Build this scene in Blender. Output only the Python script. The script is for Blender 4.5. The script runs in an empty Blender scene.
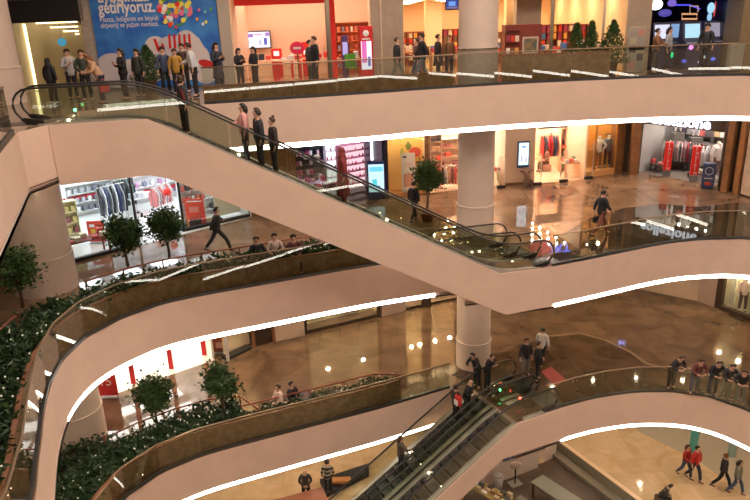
import bpy, bmesh, math, random
from mathutils import Vector, Matrix, geometry
R_ = random.Random(7)
COL = bpy.context.scene.collection
sc = bpy.context.scene
PI = math.pi
TMP = bpy.data.scenes.new('workbench')     # scratch scene for evaluating modifiers and text
def scratch_dg():
    with bpy.context.temp_override(scene=TMP, view_layer=TMP.view_layers[0]):
        dg = bpy.context.evaluated_depsgraph_get()
    dg.update(); return dg
Z1, Z2, Z3, Z4 = 5.8, 11.6, 17.4, 23.2
# ------------------------------------------------------------ camera
CF, CP, CR, CZ = 671.0, math.radians(19.0), math.radians(2.05), 19.7
cd = bpy.data.cameras.new('camera'); cam = bpy.data.objects.new('camera', cd); COL.objects.link(cam)
cd.sensor_width = 36; cd.lens = CF/750*36; cd.clip_end = 300; cd.clip_start = 0.1
R0 = Vector((1,0,0)); U0 = Vector((0,math.sin(CP),math.cos(CP))); FW = Vector((0,math.cos(CP),-math.sin(CP)))
CX = R0*math.cos(CR)-U0*math.sin(CR); CY = R0*math.sin(CR)+U0*math.cos(CR)
m = Matrix((CX,CY,-FW)).transposed().to_4x4(); m.translation = (0,0,CZ); cam.matrix_world = m
sc.camera = cam
sc.view_settings.view_transform = 'Standard'; sc.view_settings.look = 'None'
sc.view_settings.gamma = 1; sc.view_settings.use_curve_mapping = False
sc.view_settings.exposure = 0.08

def ray(x, y): return (CX*((x-375)/CF) + CY*(-(y-250)/CF) + FW)
def at(x, y, z):                     # where the sight line through a pixel of the photo meets height z
    d = ray(x,y); k = (z-CZ)/d.z; return Vector((d.x*k, d.y*k, z))
def on(x, y, a, b):                  # ... meets the vertical plane through plan points a, b
    d = ray(x,y); nx, ny = b[1]-a[1], a[0]-b[0]
    k = (nx*a[0]+ny*a[1])/(nx*d.x+ny*d.y); return Vector((d.x*k, d.y*k, CZ+d.z*k))

# ------------------------------------------------------------ materials
MATS = {}
def mat(name, col, rough=0.6, metal=0.0, noise=0.0, scale=4.0, emit=None, es=0.0, spec=0.5, col2=None, bump=0.0):
    if name in MATS: return MATS[name]
    m = bpy.data.materials.new(name); m.use_nodes = True; nt = m.node_tree; b = nt.nodes['Principled BSDF']
    b.inputs['Base Color'].default_value = (*col,1); b.inputs['Roughness'].default_value = rough
    b.inputs['Metallic'].default_value = metal; b.inputs['Specular IOR Level'].default_value = spec
    if emit: b.inputs['Emission Color'].default_value = (*emit,1); b.inputs['Emission Strength'].default_value = es
    if noise or col2 or bump:
        tc = nt.nodes.new('ShaderNodeTexCoord'); n = nt.nodes.new('ShaderNodeTexNoise'); n.inputs['Scale'].default_value = scale
        n.inputs['Detail'].default_value = 4
        nt.links.new(tc.outputs['Object'], n.inputs['Vector'])
        cr = nt.nodes.new('ShaderNodeMix'); cr.data_type = 'RGBA'
        c2 = col2 or tuple(max(0,c*(1-noise)) for c in col)
        cr.inputs[6].default_value = (*col,1); cr.inputs[7].default_value = (*c2,1)
        mr = nt.nodes.new('ShaderNodeMapRange'); mr.inputs[1].default_value = .38; mr.inputs[2].default_value = .62
        nt.links.new(n.outputs['Fac'], mr.inputs[0]); nt.links.new(mr.outputs[0], cr.inputs[0]); nt.links.new(cr.outputs[2], b.inputs['Base Color'])
        if bump:
            bp = nt.nodes.new('ShaderNodeBump'); bp.inputs['Strength'].default_value = bump; bp.inputs['Distance'].default_value = .02
            nt.links.new(n.outputs['Fac'], bp.inputs['Height']); nt.links.new(bp.outputs[0], b.inputs['Normal'])
    MATS[name] = m; return m
def glow(name, col, s): return mat(name, (0.02,0.02,0.02), .5, emit=col, es=s)
def marble(name, c1, c2, c3, rough, tile=0.9, sc_=0.7):
    m = bpy.data.materials.new(name); m.use_nodes = True; nt = m.node_tree; b = nt.nodes['Principled BSDF']; L = nt.links.new
    tc = nt.nodes.new('ShaderNodeTexCoord')
    n = nt.nodes.new('ShaderNodeTexNoise'); n.inputs['Scale'].default_value = sc_; n.inputs['Detail'].default_value = 8; n.inputs['Distortion'].default_value = 1.2
    L(tc.outputs['Object'], n.inputs['Vector'])
    r = nt.nodes.new('ShaderNodeValToRGB'); L(n.outputs['Fac'], r.inputs[0])
    r.color_ramp.elements[0].position = .36; r.color_ramp.elements[0].color = (*c1,1)
    r.color_ramp.elements[1].position = .64; r.color_ramp.elements[1].color = (*c2,1)
    br = nt.nodes.new('ShaderNodeTexBrick'); br.inputs['Scale'].default_value = 1.0; br.inputs['Brick Width'].default_value = tile; br.inputs['Row Height'].default_value = tile
    br.offset = 0.0; br.inputs['Mortar Size'].default_value = .006; br.inputs['Mortar Smooth'].default_value = .2
    br.inputs['Color1'].default_value = (1,1,1,1); br.inputs['Color2'].default_value = (.82,.82,.82,1); br.inputs['Mortar'].default_value = (*c3,1)
    L(tc.outputs['Object'], br.inputs['Vector'])
    mx = nt.nodes.new('ShaderNodeMix'); mx.data_type = 'RGBA'; mx.blend_type = 'MULTIPLY'; mx.inputs[0].default_value = .8
    L(r.outputs[0], mx.inputs[6]); L(br.outputs['Color'], mx.inputs[7]); L(mx.outputs[2], b.inputs['Base Color'])
    b.inputs['Roughness'].default_value = rough; b.inputs['Specular IOR Level'].default_value = .7
    MATS[name] = m; return m
def glassmat(name, tint, ior=1.5, rough=0.0):
    m = bpy.data.materials.new(name); m.use_nodes = True; nt = m.node_tree; nt.nodes.clear(); L = nt.links.new
    o = nt.nodes.new('ShaderNodeOutputMaterial'); t = nt.nodes.new('ShaderNodeBsdfTransparent'); t.inputs[0].default_value = (*tint,1)
    g = nt.nodes.new('ShaderNodeBsdfGlossy'); g.inputs['Roughness'].default_value = rough
    lw = nt.nodes.new('ShaderNodeLayerWeight'); lw.inputs[0].default_value = .5
    pw = nt.nodes.new('ShaderNodeMath'); pw.operation = 'POWER'; pw.inputs[1].default_value = 4.0; L(lw.outputs['Facing'], pw.inputs[0])
    f0 = ((ior-1)/(ior+1))**2
    ma = nt.nodes.new('ShaderNodeMath'); ma.operation = 'MULTIPLY_ADD'; ma.inputs[1].default_value = 1-f0; ma.inputs[2].default_value = f0; L(pw.outputs[0], ma.inputs[0])
    x = nt.nodes.new('ShaderNodeMixShader'); L(ma.outputs[0], x.inputs[0]); L(t.outputs[0], x.inputs[1]); L(g.outputs[0], x.inputs[2]); L(x.outputs[0], o.inputs[0])
    MATS[name] = m; return m

plaster = mat('plaster_fascia', (.76,.565,.455), .75, noise=.05, scale=1.5)
soffit = mat('plaster_soffit', (.72,.62,.54), .8)
colplast = mat('plaster_column', (.72,.58,.49), .7, noise=.05, scale=2)
stone = mat('stone_cladding', (.42,.35,.30), .45, noise=.15, scale=6)
beigewall = mat('beige_wall', (.62,.46,.34), .6, noise=.06)
strip_m = glow('strip_glow', (1,.91,.82), 11.0)
down_m = glow('downlight_glow', (1,.80,.57), 210.0)
steel = mat('brushed_steel', (.62,.58,.52), .25, 1.0)
darksteel = mat('dark_metal', (.10,.10,.10), .35, .8)
rubber = mat('black_rubber', (.015,.014,.014), .35)
railm = mat('bronze_rail', (.34,.25,.16), .3, .7)
redrail = mat('red_brown_rail', (.30,.085,.045), .4, .2)
woodwall = mat('brown_planter_panel', (.34,.20,.10), .35, noise=.35, scale=5)
woodcap = mat('wood_cap', (.27,.11,.05), .4, noise=.2, scale=6)
glass = glassmat('balustrade_glass', (.84,.87,.82), 1.6)
shopglass = glassmat('shop_glass', (.95,.97,.96), 1.4)
soil = mat('soil', (.03,.02,.012), .9)
leafm = mat('leaf', (.022,.062,.012), .5, col2=(.05,.11,.02), scale=9)
leafd = mat('leaf_dark', (.012,.038,.010), .4, col2=(.035,.075,.022), scale=7)
bark = mat('bark', (.16,.09,.045), .8, noise=.4, scale=20)
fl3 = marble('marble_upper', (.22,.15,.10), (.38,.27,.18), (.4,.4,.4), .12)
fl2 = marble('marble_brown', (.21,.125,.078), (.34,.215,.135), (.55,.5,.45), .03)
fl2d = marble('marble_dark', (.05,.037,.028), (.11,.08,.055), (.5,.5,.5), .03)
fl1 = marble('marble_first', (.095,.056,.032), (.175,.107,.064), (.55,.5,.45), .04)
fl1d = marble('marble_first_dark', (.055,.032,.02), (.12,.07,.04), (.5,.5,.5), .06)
fl0 = marble('marble_cream', (.62,.44,.25), (.74,.56,.36), (.7,.6,.5), .1)
fl0d = marble('carpet_dark', (.06,.035,.022), (.11,.065,.04), (.8,.8,.8), .5)
WHITE = mat('white_paint', (.85,.85,.85), .5); BLACK = mat('black_paint', (.015,.015,.017), .4)
RED = mat('red_paint', (.62,.02,.02), .4); NAVY = mat('navy_panel', (.012,.014,.045), .3)
ORANGEW = mat('orange_wall', (.80,.42,.16), .6); CREAM = mat('cream_wall', (.85,.66,.42), .6)
BROWNW = mat('brown_wood_panel', (.26,.12,.05), .4, noise=.3, scale=3); DBROWN = mat('dark_wood', (.05,.028,.018), .5)
GREY = mat('grey_paint', (.3,.3,.3), .5); PINK = mat('pink_paint', (.75,.16,.36), .5)
_cm = {}
def striped(name, c1, c2, freq):
    m = mat(name, c1, .8); nt = m.node_tree; tc = nt.nodes.new('ShaderNodeTexCoord'); w = nt.nodes.new('ShaderNodeTexWave'); w.bands_direction = 'Z'; w.inputs['Scale'].default_value = freq
    r = nt.nodes.new('ShaderNodeValToRGB'); r.color_ramp.elements[0].position = .55; r.color_ramp.elements[1].position = .6; r.color_ramp.elements[0].color = (*c1,1); r.color_ramp.elements[1].color = (*c2,1)
    nt.links.new(tc.outputs['Object'], w.inputs['Vector']); nt.links.new(w.outputs['Fac'], r.inputs[0]); nt.links.new(r.outputs[0], nt.nodes['Principled BSDF'].inputs['Base Color']); return m
def cmat(rgb, rough=.7):
    if not isinstance(rgb, tuple): return rgb
    k = tuple(round(c,3) for c in rgb)
    if k not in _cm: _cm[k] = mat('dyed_%d' % len(_cm), k, rough)
    return _cm[k]

# ------------------------------------------------------------ mesh building
class MB:
    def __init__(s): s.v = []; s.f = []; s.mi = []; s.fix = True
    def add(s, vs, fs, mi=0):
        n = len(s.v); s.v += [tuple(v) for v in vs]; s.f += [tuple(i+n for i in f) for f in fs]; s.mi += [mi]*len(fs); return s
    def box(s, c, d, rz=0, mi=0, M=None):
        hx,hy,hz = d[0]/2,d[1]/2,d[2]/2; cs, sn = math.cos(rz), math.sin(rz); vs = []
        for x,y,z in ((-hx,-hy,-hz),(hx,-hy,-hz),(hx,hy,-hz),(-hx,hy,-hz),(-hx,-hy,hz),(hx,-hy,hz),(hx,hy,hz),(-hx,hy,hz)):
            v = Vector((c[0]+x*cs-y*sn, c[1]+x*sn+y*cs, c[2]+z)); vs.append(M @ v if M else v)
        return s.add(vs, [(0,3,2,1),(4,5,6,7),(0,1,5,4),(1,2,6,5),(2,3,7,6),(3,0,4,7)], mi)
    def bevbox(s, c, d, b=.02, mi=0):
        hx,hy,hz = d[0]/2,d[1]/2,d[2]/2; b = min(b,hx*.9,hy*.9,hz*.9)
        rings = [(-hz,b),(-hz+b,0),(hz-b,0),(hz,b)]; vs = []
        for z,i in rings:
            x,y = hx-i, hy-i
            vs += [(c[0]+p,c[1]+q,c[2]+z) for p,q in ((-x+b,-y),(x-b,-y),(x,-y+b),(x,y-b),(x-b,y),(-x+b,y),(-x,y-b),(-x,-y+b))]
        fs = [tuple(range(7,-1,-1)), tuple(range(24,32))]
        for r in range(3): fs += [(r*8+i, r*8+(i+1)%8, r*8+8+(i+1)%8, r*8+8+i) for i in range(8)]
        return s.add(vs, fs, mi)
    def cyl(s, c, r, h, n=16, r2=None, mi=0):
        r2 = r if r2 is None else r2; vs = []
        for z,q in ((0,r),(h,r2)): vs += [(c[0]+q*math.cos(2*PI*i/n), c[1]+q*math.sin(2*PI*i/n), c[2]+z) for i in range(n)]
        return s.add(vs, [tuple(range(n-1,-1,-1)), tuple(range(n,2*n))]+[(i,(i+1)%n,n+(i+1)%n,n+i) for i in range(n)], mi)
    def lathe(s, c, prof, n=16, mi=0):
        vs = []
        for q,z in prof: vs += [(c[0]+q*math.cos(2*PI*i/n), c[1]+q*math.sin(2*PI*i/n), c[2]+z) for i in range(n)]
        fs = [tuple(range(n-1,-1,-1)), tuple(range(n*(len(prof)-1), n*len(prof)))]
        for k in range(len(prof)-1): fs += [(k*n+i,k*n+(i+1)%n,k*n+n+(i+1)%n,k*n+n+i) for i in range(n)]
        return s.add(vs, fs, mi)
    def tube(s, pts, r, n=8, mi=0, flat=1.0, closed=False):
        pts = [Vector(p) for p in pts]; vs = []; N = len(pts)
        for i,p in enumerate(pts):
            t = (pts[(i+1)%N if closed else min(i+1,N-1)]-pts[i-1 if (closed or i) else 0]).normalized()
            up = Vector((0,0,1)) if abs(t.z) < .95 else Vector((1,0,0))
            a = t.cross(up).normalized(); b = a.cross(t)
            rr = r[i] if isinstance(r,(list,tuple)) else r
            vs += [p + a*rr*math.cos(2*PI*k/n) + b*rr*flat*math.sin(2*PI*k/n) for k in range(n)]
        fs = [(i*n+k,i*n+(k+1)%n,(i+1)%N*n+(k+1)%n,(i+1)%N*n+k) for i in range(N if closed else N-1) for k in range(n)]
        if not closed: fs += [tuple(range(n-1,-1,-1)), tuple(range((N-1)*n,N*n))]
        return s.add(vs, fs, mi)
    def prism(s, poly, z0, z1, mi=0):
        n = len(poly); vs = [(x,y,z0) for x,y in poly]+[(x,y,z1) for x,y in poly]
        return s.add(vs, [tuple(range(n-1,-1,-1)), tuple(range(n,2*n))]+[(i,(i+1)%n,n+(i+1)%n,n+i) for i in range(n)], mi)
    def sweep(s, poly, fr, l0, l1, mi=0):      # side profile (s,z) swept sideways in frame fr
        n = len(poly); vs = [fr(a,l0,z) for a,z in poly]+[fr(a,l1,z) for a,z in poly]
        return s.add(vs, [tuple(range(n-1,-1,-1)), tuple(range(n,2*n))]+[(i,(i+1)%n,n+(i+1)%n,n+i) for i in range(n)], mi)
    def ball(s, c, r, n=8, sq=(1,1,1), mi=0):
        vs = [(c[0],c[1],c[2]-r*sq[2])]; k = n//2
        for j in range(1,k):
            a = -PI/2+PI*j/k
            vs += [(c[0]+r*sq[0]*math.cos(a)*math.cos(2*PI*i/n), c[1]+r*sq[1]*math.cos(a)*math.sin(2*PI*i/n), c[2]+r*sq[2]*math.sin(a)) for i in range(n)]
        vs.append((c[0],c[1],c[2]+r*sq[2])); e = len(vs)-1; fs = []
        for i in range(n):
            fs.append((0,1+(i+1)%n,1+i)); fs.append((e,1+(k-2)*n+i,1+(k-2)*n+(i+1)%n))
            for j in range(k-2): fs.append((1+j*n+i,1+j*n+(i+1)%n,1+j*n+n+(i+1)%n,1+j*n+n+i))
        return s.add(vs, fs, mi)
    def leaf(s, p, L, rnd, w=.45):
        a = Vector((rnd.gauss(0,1),rnd.gauss(0,1),rnd.gauss(0,.7))).normalized(); b = a.cross(Vector((rnd.gauss(0,1),rnd.gauss(0,1),rnd.gauss(0,1)))).normalized()
        n = a.cross(b)*L*.12; p = Vector(p)
        s.add([p, p+a*L*.5+b*L*w*.5+n, p+a*L, p+a*L*.5-b*L*w*.5+n], [(0,1,2),(0,2,3)])
    def build(s, name, ms, parent=None, smooth=False, world=False):
        me = bpy.data.meshes.new(name)
        vs = s.v
        if world and parent is not None:
            inv = wm(parent).inverted(); vs = [inv @ Vector(v) for v in vs]
        me.from_pydata([tuple(v) for v in vs], [], s.f)
        ms = ms if isinstance(ms,(list,tuple)) else [ms]
        for m in ms: me.materials.append(m)
        if len(ms) > 1: me.polygons.foreach_set('material_index', s.mi)
        if s.fix and len(s.f) < 3000:
            bm = bmesh.new(); bm.from_mesh(me); bmesh.ops.recalc_face_normals(bm, faces=bm.faces); bm.to_mesh(me); bm.free()
        if smooth: me.polygons.foreach_set('use_smooth', [True]*len(me.polygons))
        me.update()
        return link(name, me, parent)
def wm(o):
    m = Matrix.Translation(o.location) @ o.rotation_euler.to_matrix().to_4x4()
    return (wm(o.parent) @ m) if o.parent else m
def link(name, data, parent=None):
    o = bpy.data.objects.new(name, data); COL.objects.link(o)
    if parent: o.parent = parent
    return o
def tag(o, label, cat, group=None, kind=None):
    o['label'] = label; o['category'] = cat
    if group: o['group'] = group
    if kind: o['kind'] = kind
    return o
def thing(name, label, cat, loc=(0,0,0), rz=0, group=None):
    o = link(name, None); o.location = loc; o.rotation_euler = (0,0,rz); return tag(o, label, cat, group)
def struct(name, mb, ms, smooth=False):
    o = mb.build(name, ms, smooth=smooth); o['kind'] = 'structure'; return o
def centered(mb):       # origin of a single-mesh thing at the foot of the thing
    xs = [v[0] for v in mb.v]; ys = [v[1] for v in mb.v]; c = Vector(((min(xs)+max(xs))/2,(min(ys)+max(ys))/2,min(v[2] for v in mb.v)))
    mb.v = [tuple(Vector(v)-c) for v in mb.v]; return c
def single(name, mb, ms, label, cat, group=None, kind=None, smooth=False):
    c = centered(mb); o = mb.build(name, ms, smooth=smooth); o.location = c; return tag(o,label,cat,group,kind)
def copytree(o, parent=None):
    c = o.copy(); COL.objects.link(c)
    if parent: c.parent = parent
    for ch in list(o.children): copytree(ch, c)
    return c
def words(name, s, size, m, parent, loc, ax, up, extrude=.01, align='LEFT', bold=0.0, fit=None):
    cu = bpy.data.curves.new(name,'FONT'); cu.body = s; cu.size = size; cu.extrude = extrude; cu.align_x = align; cu.offset = bold; cu.resolution_u = 2
    t = bpy.data.objects.new(name, cu); TMP.collection.objects.link(t); dg = scratch_dg()
    me = bpy.data.meshes.new_from_object(t.evaluated_get(dg)); bpy.data.objects.remove(t)
    ax = Vector(ax).normalized(); up = Vector(up).normalized(); n = ax.cross(up)
    if fit:
        w = max(v.co.x for v in me.vertices)-min(v.co.x for v in me.vertices); k = fit/w
    else: k = 1
    loc = Vector(loc); inv = wm(parent).inverted() if parent else Matrix()
    for v in me.vertices: v.co = inv @ (loc + ax*v.co.x*k + up*v.co.y + n*v.co.z)
    me.materials.clear(); me.materials.append(m)
    return link(name, me, parent)
def smoothline(pts, n=7):
    out = []
    for i in range(len(pts)-1):
        p0 = Vector(pts[max(i-1,0)]); p1 = Vector(pts[i]); p2 = Vector(pts[i+1]); p3 = Vector(pts[min(i+2,len(pts)-1)])
        for k in range(n):
            t = k/n; out.append(tuple(.5*((2*p1)+(p2-p0)*t+(2*p0-5*p1+4*p2-p3)*t*t+(3*p1-p0-3*p2+p3)*t**3)))
    out.append(tuple(pts[-1])); return out
def resample(pts, step):
    pts = [Vector(p) for p in pts]; L = sum((pts[i+1]-pts[i]).length for i in range(len(pts)-1)); n = max(1,round(L/step)); st = L/n
    out = [pts[0].copy()]; acc = 0; tgt = st
    for i in range(len(pts)-1):
        d = (pts[i+1]-pts[i]).length
        while tgt <= acc+d+1e-6 and len(out) < n: out.append(pts[i].lerp(pts[i+1],(tgt-acc)/d)); tgt += st
        acc += d
    out.append(pts[-1]); return out
def offset(pts, d):                 # plan polyline moved d to its left
    pts = [Vector(p) for p in pts]; out = []
    for i,p in enumerate(pts):
        t = (pts[min(i+1,len(pts)-1)]-pts[max(i-1,0)]).normalized(); out.append(p+Vector((-t.y,t.x))*d)
    return out
def band(mb, a, b, z0, z1):         # closed strip between plan lines a and b from z0 to z1
    n = len(a); vs = []
    for p,q in zip(a,b): vs += [(p[0],p[1],z0),(q[0],q[1],z0),(q[0],q[1],z1),(p[0],p[1],z1)]
    fs = [(0,1,2,3),(n*4-1,n*4-2,n*4-3,n*4-4)]
    for i in range(n-1):
        for k in range(4): fs.append((i*4+k,i*4+4+k,i*4+4+(k+1)%4,i*4+(k+1)%4))
    return mb.add(vs, fs)

# ------------------------------------------------------------ void outlines (plan), left side first, far side, right side
C3 = smoothline([(-5.04,20.9),(-2.25,21.65),(.36,22.4),(2.05,23.0),(5.96,23.9),(10.41,24.2),(13.17,23.7),(15.3,22.3),(16.8,20),(17.2,16)])
V3 = [(-5.6,1.5),(-6.0,8.0),(-6.57,11.1),(-8.55,16.4),(-8.33,17.6),(-8.7,20.4)]+C3+[(17.2,1.5)]
C2l = smoothline([(-5.6,6.58),(-6.15,9.47),(-6.97,11.7),(-7.72,13.67),(-8.14,15.4),(-8.06,16.94),(-7.41,18.21),(-6.21,19.31),(-3.19,20.61),(-.19,21.8),(2.12,22.49)])
C2r = smoothline([(6.0,21.15),(7.74,21.85),(10.3,22.91),(11.92,23.29),(13.74,23.15),(16.2,21.62),(17.2,18.4),(17.0,14.5)])
V2 = [(-5.5,1.5)]+C2l+[(2.95,22.7),(3.1,21.6),(4.0,21.83),(4.27,20.77)]+C2r+[(17,1.5)]
C1l = smoothline([(-7.72,10.55),(-8.03,13.02),(-8.26,15.63),(-8.04,17.36),(-7.55,18.25),(-6.21,19.35),(-3.29,20.62),(0,21.98),(2.78,23.28)])
C1r = smoothline([(6.07,21.29),(6.64,21.58),(8.36,22.19),(10.25,22.45),(12.08,22.09),(13.37,20.77),(14.58,17.92),(15.0,14.7)])
V1 = [(-7.7,1.5)]+C1l+[(3.45,23.5),(4.88,20.75)]+C1r+[(15,1.5)]
V4 = [(-14,.35),(-14,26.0),(13,26.2),(17.5,22),(17.5,.35)]
OUT = [(-24,-8),(-24,50),(28,50),(28,-8)]
def slab(V, ztop, fm, deep=1.38, stripsegs=(), cove=.165, leftdeep=None):
    loops = [[Vector((x,y,0)) for x,y in OUT],[Vector((p[0],p[1],0)) for p in V]]
    tris = geometry.tessellate_polygon(loops); pts = loops[0]+loops[1]
    t = MB(); t.add([(p.x,p.y,ztop) for p in pts], [tuple(f) for f in tris]); t.add([(p.x,p.y,ztop-.1) for p in pts], [tuple(reversed(f)) for f in tris])
    struct('floor', t, fm)
    c = MB(); c.add([(p.x,p.y,ztop-deep-cove) for p in pts], [tuple(reversed(f)) for f in tris]); c.add([(p.x,p.y,ztop-deep-cove+.1) for p in pts], [tuple(f) for f in tris])
    struct('ceiling', c, soffit)
    w = MB(); n = len(V); Vc = V
    for i in range(n):
        a, b = Vc[i], Vc[(i+1)%n]
        w.add([(a[0],a[1],ztop-deep),(b[0],b[1],ztop-deep),(b[0],b[1],ztop),(a[0],a[1],ztop)], [(0,1,2,3)])
    struct('wall_fascia', w, plaster, )
    # recessed back of the light cove
    k = MB(); cen = Vector((4,15))
    In = [Vector((p[0],p[1]))+(Vector((p[0],p[1]))-cen).normalized()*.12 for p in V]
    for i in range(n):
        a,b,c_,d = V[i],V[(i+1)%n],In[(i+1)%n],In[i]
        k.add([(a[0],a[1],ztop-deep),(b[0],b[1],ztop-deep),(c_[0],c_[1],ztop-deep),(d[0],d[1],ztop-deep)], [(0,3,2,1)])
        k.add([(d[0],d[1],ztop-deep),(c_[0],c_[1],ztop-deep),(c_[0],c_[1],ztop-deep-cove),(d[0],d[1],ztop-deep-cove)], [(0,1,2,3)])
        k.add([(a[0],a[1],ztop-deep-cove),(b[0],b[1],ztop-deep-cove),(c_[0],c_[1],ztop-deep-cove),(d[0],d[1],ztop-deep-cove)], [(0,1,2,3)])
    struct('trim_cove', k, plaster)
def lightstrip(pts, ztop, label, inn=.05, deep=1.38, cove=.165):
    a = offset(pts, .02); b = offset(pts, .02+inn)
    mb = MB(); band(mb, a, b, ztop-deep-cove+.01, ztop-deep-.01)
    return single('light_strip', mb, strip_m, label, 'light', 'linear lights under the gallery edges')
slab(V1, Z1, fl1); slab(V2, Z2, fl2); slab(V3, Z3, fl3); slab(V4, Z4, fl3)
t = MB(); t.box((2,21,-.1),(52,58,.2)); struct('floor', t, fl0)
t = MB(); t.box((2,21,31.1),(52,58,.2)); struct('ceiling', t, soffit)
for nm,c,d in (('wall_back',(2,50.1,15.5),(52,.2,31)),('wall_left',(-24.1,21,15.5),(.2,58,31)),('wall_right',(28.1,21,15.5),(.2,58,31)),('wall_front',(2,-8.1,15.5),(52,.2,31))):
    t = MB(); t.box(c,d); struct(nm, t, beigewall)
lightstrip(C3, Z3, 'long white glowing strip under the topmost gallery edge')
lightstrip([p for p in C2l if p[1] > 15.0], Z2, 'curved white glowing strip under the left middle gallery')
lightstrip(C2r[1:], Z2, 'white glowing strip under the right middle gallery')
lightstrip([p for p in C1l if p[1] > 16.5], Z1, 'white glowing strip under the lower left gallery')
lightstrip([p for p in C1r if p[0] > 6.75], Z1, 'arched white glowing strip under the lower right gallery')
for z,x0,x1,w_ in ((Z1,14.5,-7.2,'lowest'),(Z2,16.5,-5.2,'middle'),(Z3,16.7,-5.3,'upper')):
    lightstrip([Vector((x1+(x0-x1)*i/10,1.5)) for i in range(11)][::-1], z, 'white glowing strip under the near side of the %s gallery' % w_)
for z,x,w_ in ((Z1,15,'lowest'),(Z2,17,'middle'),(Z3,17.2,'upper')):
    lightstrip([Vector((x,13.5-1.15*i)) for i in range(11)], z, 'straight white glowing strip on the right flank of the %s gallery' % w_)

# dark inlays of the floors, one tile course thick on top of the slab
def inlay(poly, z, m_): t = MB(); t.prism([(p[0],p[1]) for p in poly], z+.002, z+.007); struct('floor', t, m_)
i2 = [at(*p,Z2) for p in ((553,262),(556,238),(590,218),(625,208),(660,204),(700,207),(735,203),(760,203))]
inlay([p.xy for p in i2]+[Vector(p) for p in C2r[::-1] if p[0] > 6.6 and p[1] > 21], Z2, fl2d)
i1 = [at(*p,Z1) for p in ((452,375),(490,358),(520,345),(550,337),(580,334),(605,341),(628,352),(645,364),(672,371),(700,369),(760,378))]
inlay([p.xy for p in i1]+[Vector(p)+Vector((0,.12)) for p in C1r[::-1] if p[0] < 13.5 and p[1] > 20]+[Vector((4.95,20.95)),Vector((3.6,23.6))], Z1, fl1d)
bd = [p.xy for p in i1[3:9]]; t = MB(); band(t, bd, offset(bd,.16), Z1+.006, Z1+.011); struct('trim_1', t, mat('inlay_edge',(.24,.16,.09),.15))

# ------------------------------------------------------------ columns
def column(x, y, r, z0, h, label, base_h=1.15, upper=colplast, kind=0):
    t = thing('column', label, 'column', (x,y,z0))
    MB().lathe((0,0,base_h+.06),[(r,0),(r,h-base_h-.06)],72).build('shaft', upper, t)
    MB().lathe((0,0,0),[(r+.03,0),(r+.03,base_h)],72).build('base', stone if kind else upper, t)
    MB().lathe((0,0,base_h),[(r+.045,0),(r+.05,.02),(r+.045,.06)],72).build('ring', steel if kind else upper, t)
column(3.95,25.05,.70,Z3,4.28,'round mauve column with stone wainscot rising behind the top gallery glass',kind=1)
column(3.97,25.2,.69,Z2,4.17,'round column on the middle gallery floor behind the escalator loops')
column(3.97,25.2,.69,Z1,4.17,'round pale column on the lower gallery above the stairhead crowd')
column(-10.95,20.85,.95,Z2,4.17,'thick round column in the planter beside the white store')
column(-10.95,20.85,.95,Z1,4.17,'thick cream column in the lower planter beside the sale store')
column(-12.75,23.45,.95,Z3,4.28,'thick mauve column at the top left beside the passage')

# ------------------------------------------------------------ balustrades
def balustrade(pts, z, label, step=1.35, h=1.08, rail=railm, group='glass balustrades along the galleries', inset=.07, posts=()):
    pts = resample(offset([Vector(p[:2]) for p in pts], inset), step)
    t = thing('glass_balustrade', label, 'balustrade', (pts[0].x,pts[0].y,z), 0, group)
    for i in range(len(pts)-1):
        a,b = pts[i],pts[i+1]; d = (b-a).normalized(); nrm = Vector((-d.y,d.x))*.008; g = .012
        a2,b2 = a+d*g, b-d*g
        gp = MB().prism([(a2-nrm)[:],(b2-nrm)[:],(b2+nrm)[:],(a2+nrm)[:]], z+.07, z+h-.03).build('glass_panel', glass, t, world=True)
        for q in (-.09,.09):
            c = b+d*q
            if i < len(pts)-2: MB().ball((c.x,c.y,z+h-.14),.028,6).build('clamp', steel, gp, world=True)
    P3 = [(p.x,p.y,z+h) for p in pts]
    MB().tube(P3,.032,8,flat=.7).build('handrail', rail, t, True, True)
    mb = MB(); band(mb, offset(pts,-.045), offset(pts,.045), z, z+.09); mb.build('base_channel', darksteel, t, world=True)
    return t
balustrade([p for p in C3 if p[0] < 14], Z3, 'glass balustrade with thin bronze rail along the topmost gallery edge')
balustrade([(-6.0,8),(-6.57,11.1),(-7.6,13.8),(-8.55,16.3)], Z3, 'short glass balustrade at the far left of the top gallery')
balustrade(C2l, Z2, 'curving glass balustrade round the middle left gallery')
balustrade(C2r, Z2, 'glass balustrade of the middle right gallery over the dark floor')
balustrade(C1l, Z1, 'glass balustrade in front of the lower left planter')
balustrade(C1r, Z1, 'glass balustrade on the lower right gallery where people lean')

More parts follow.
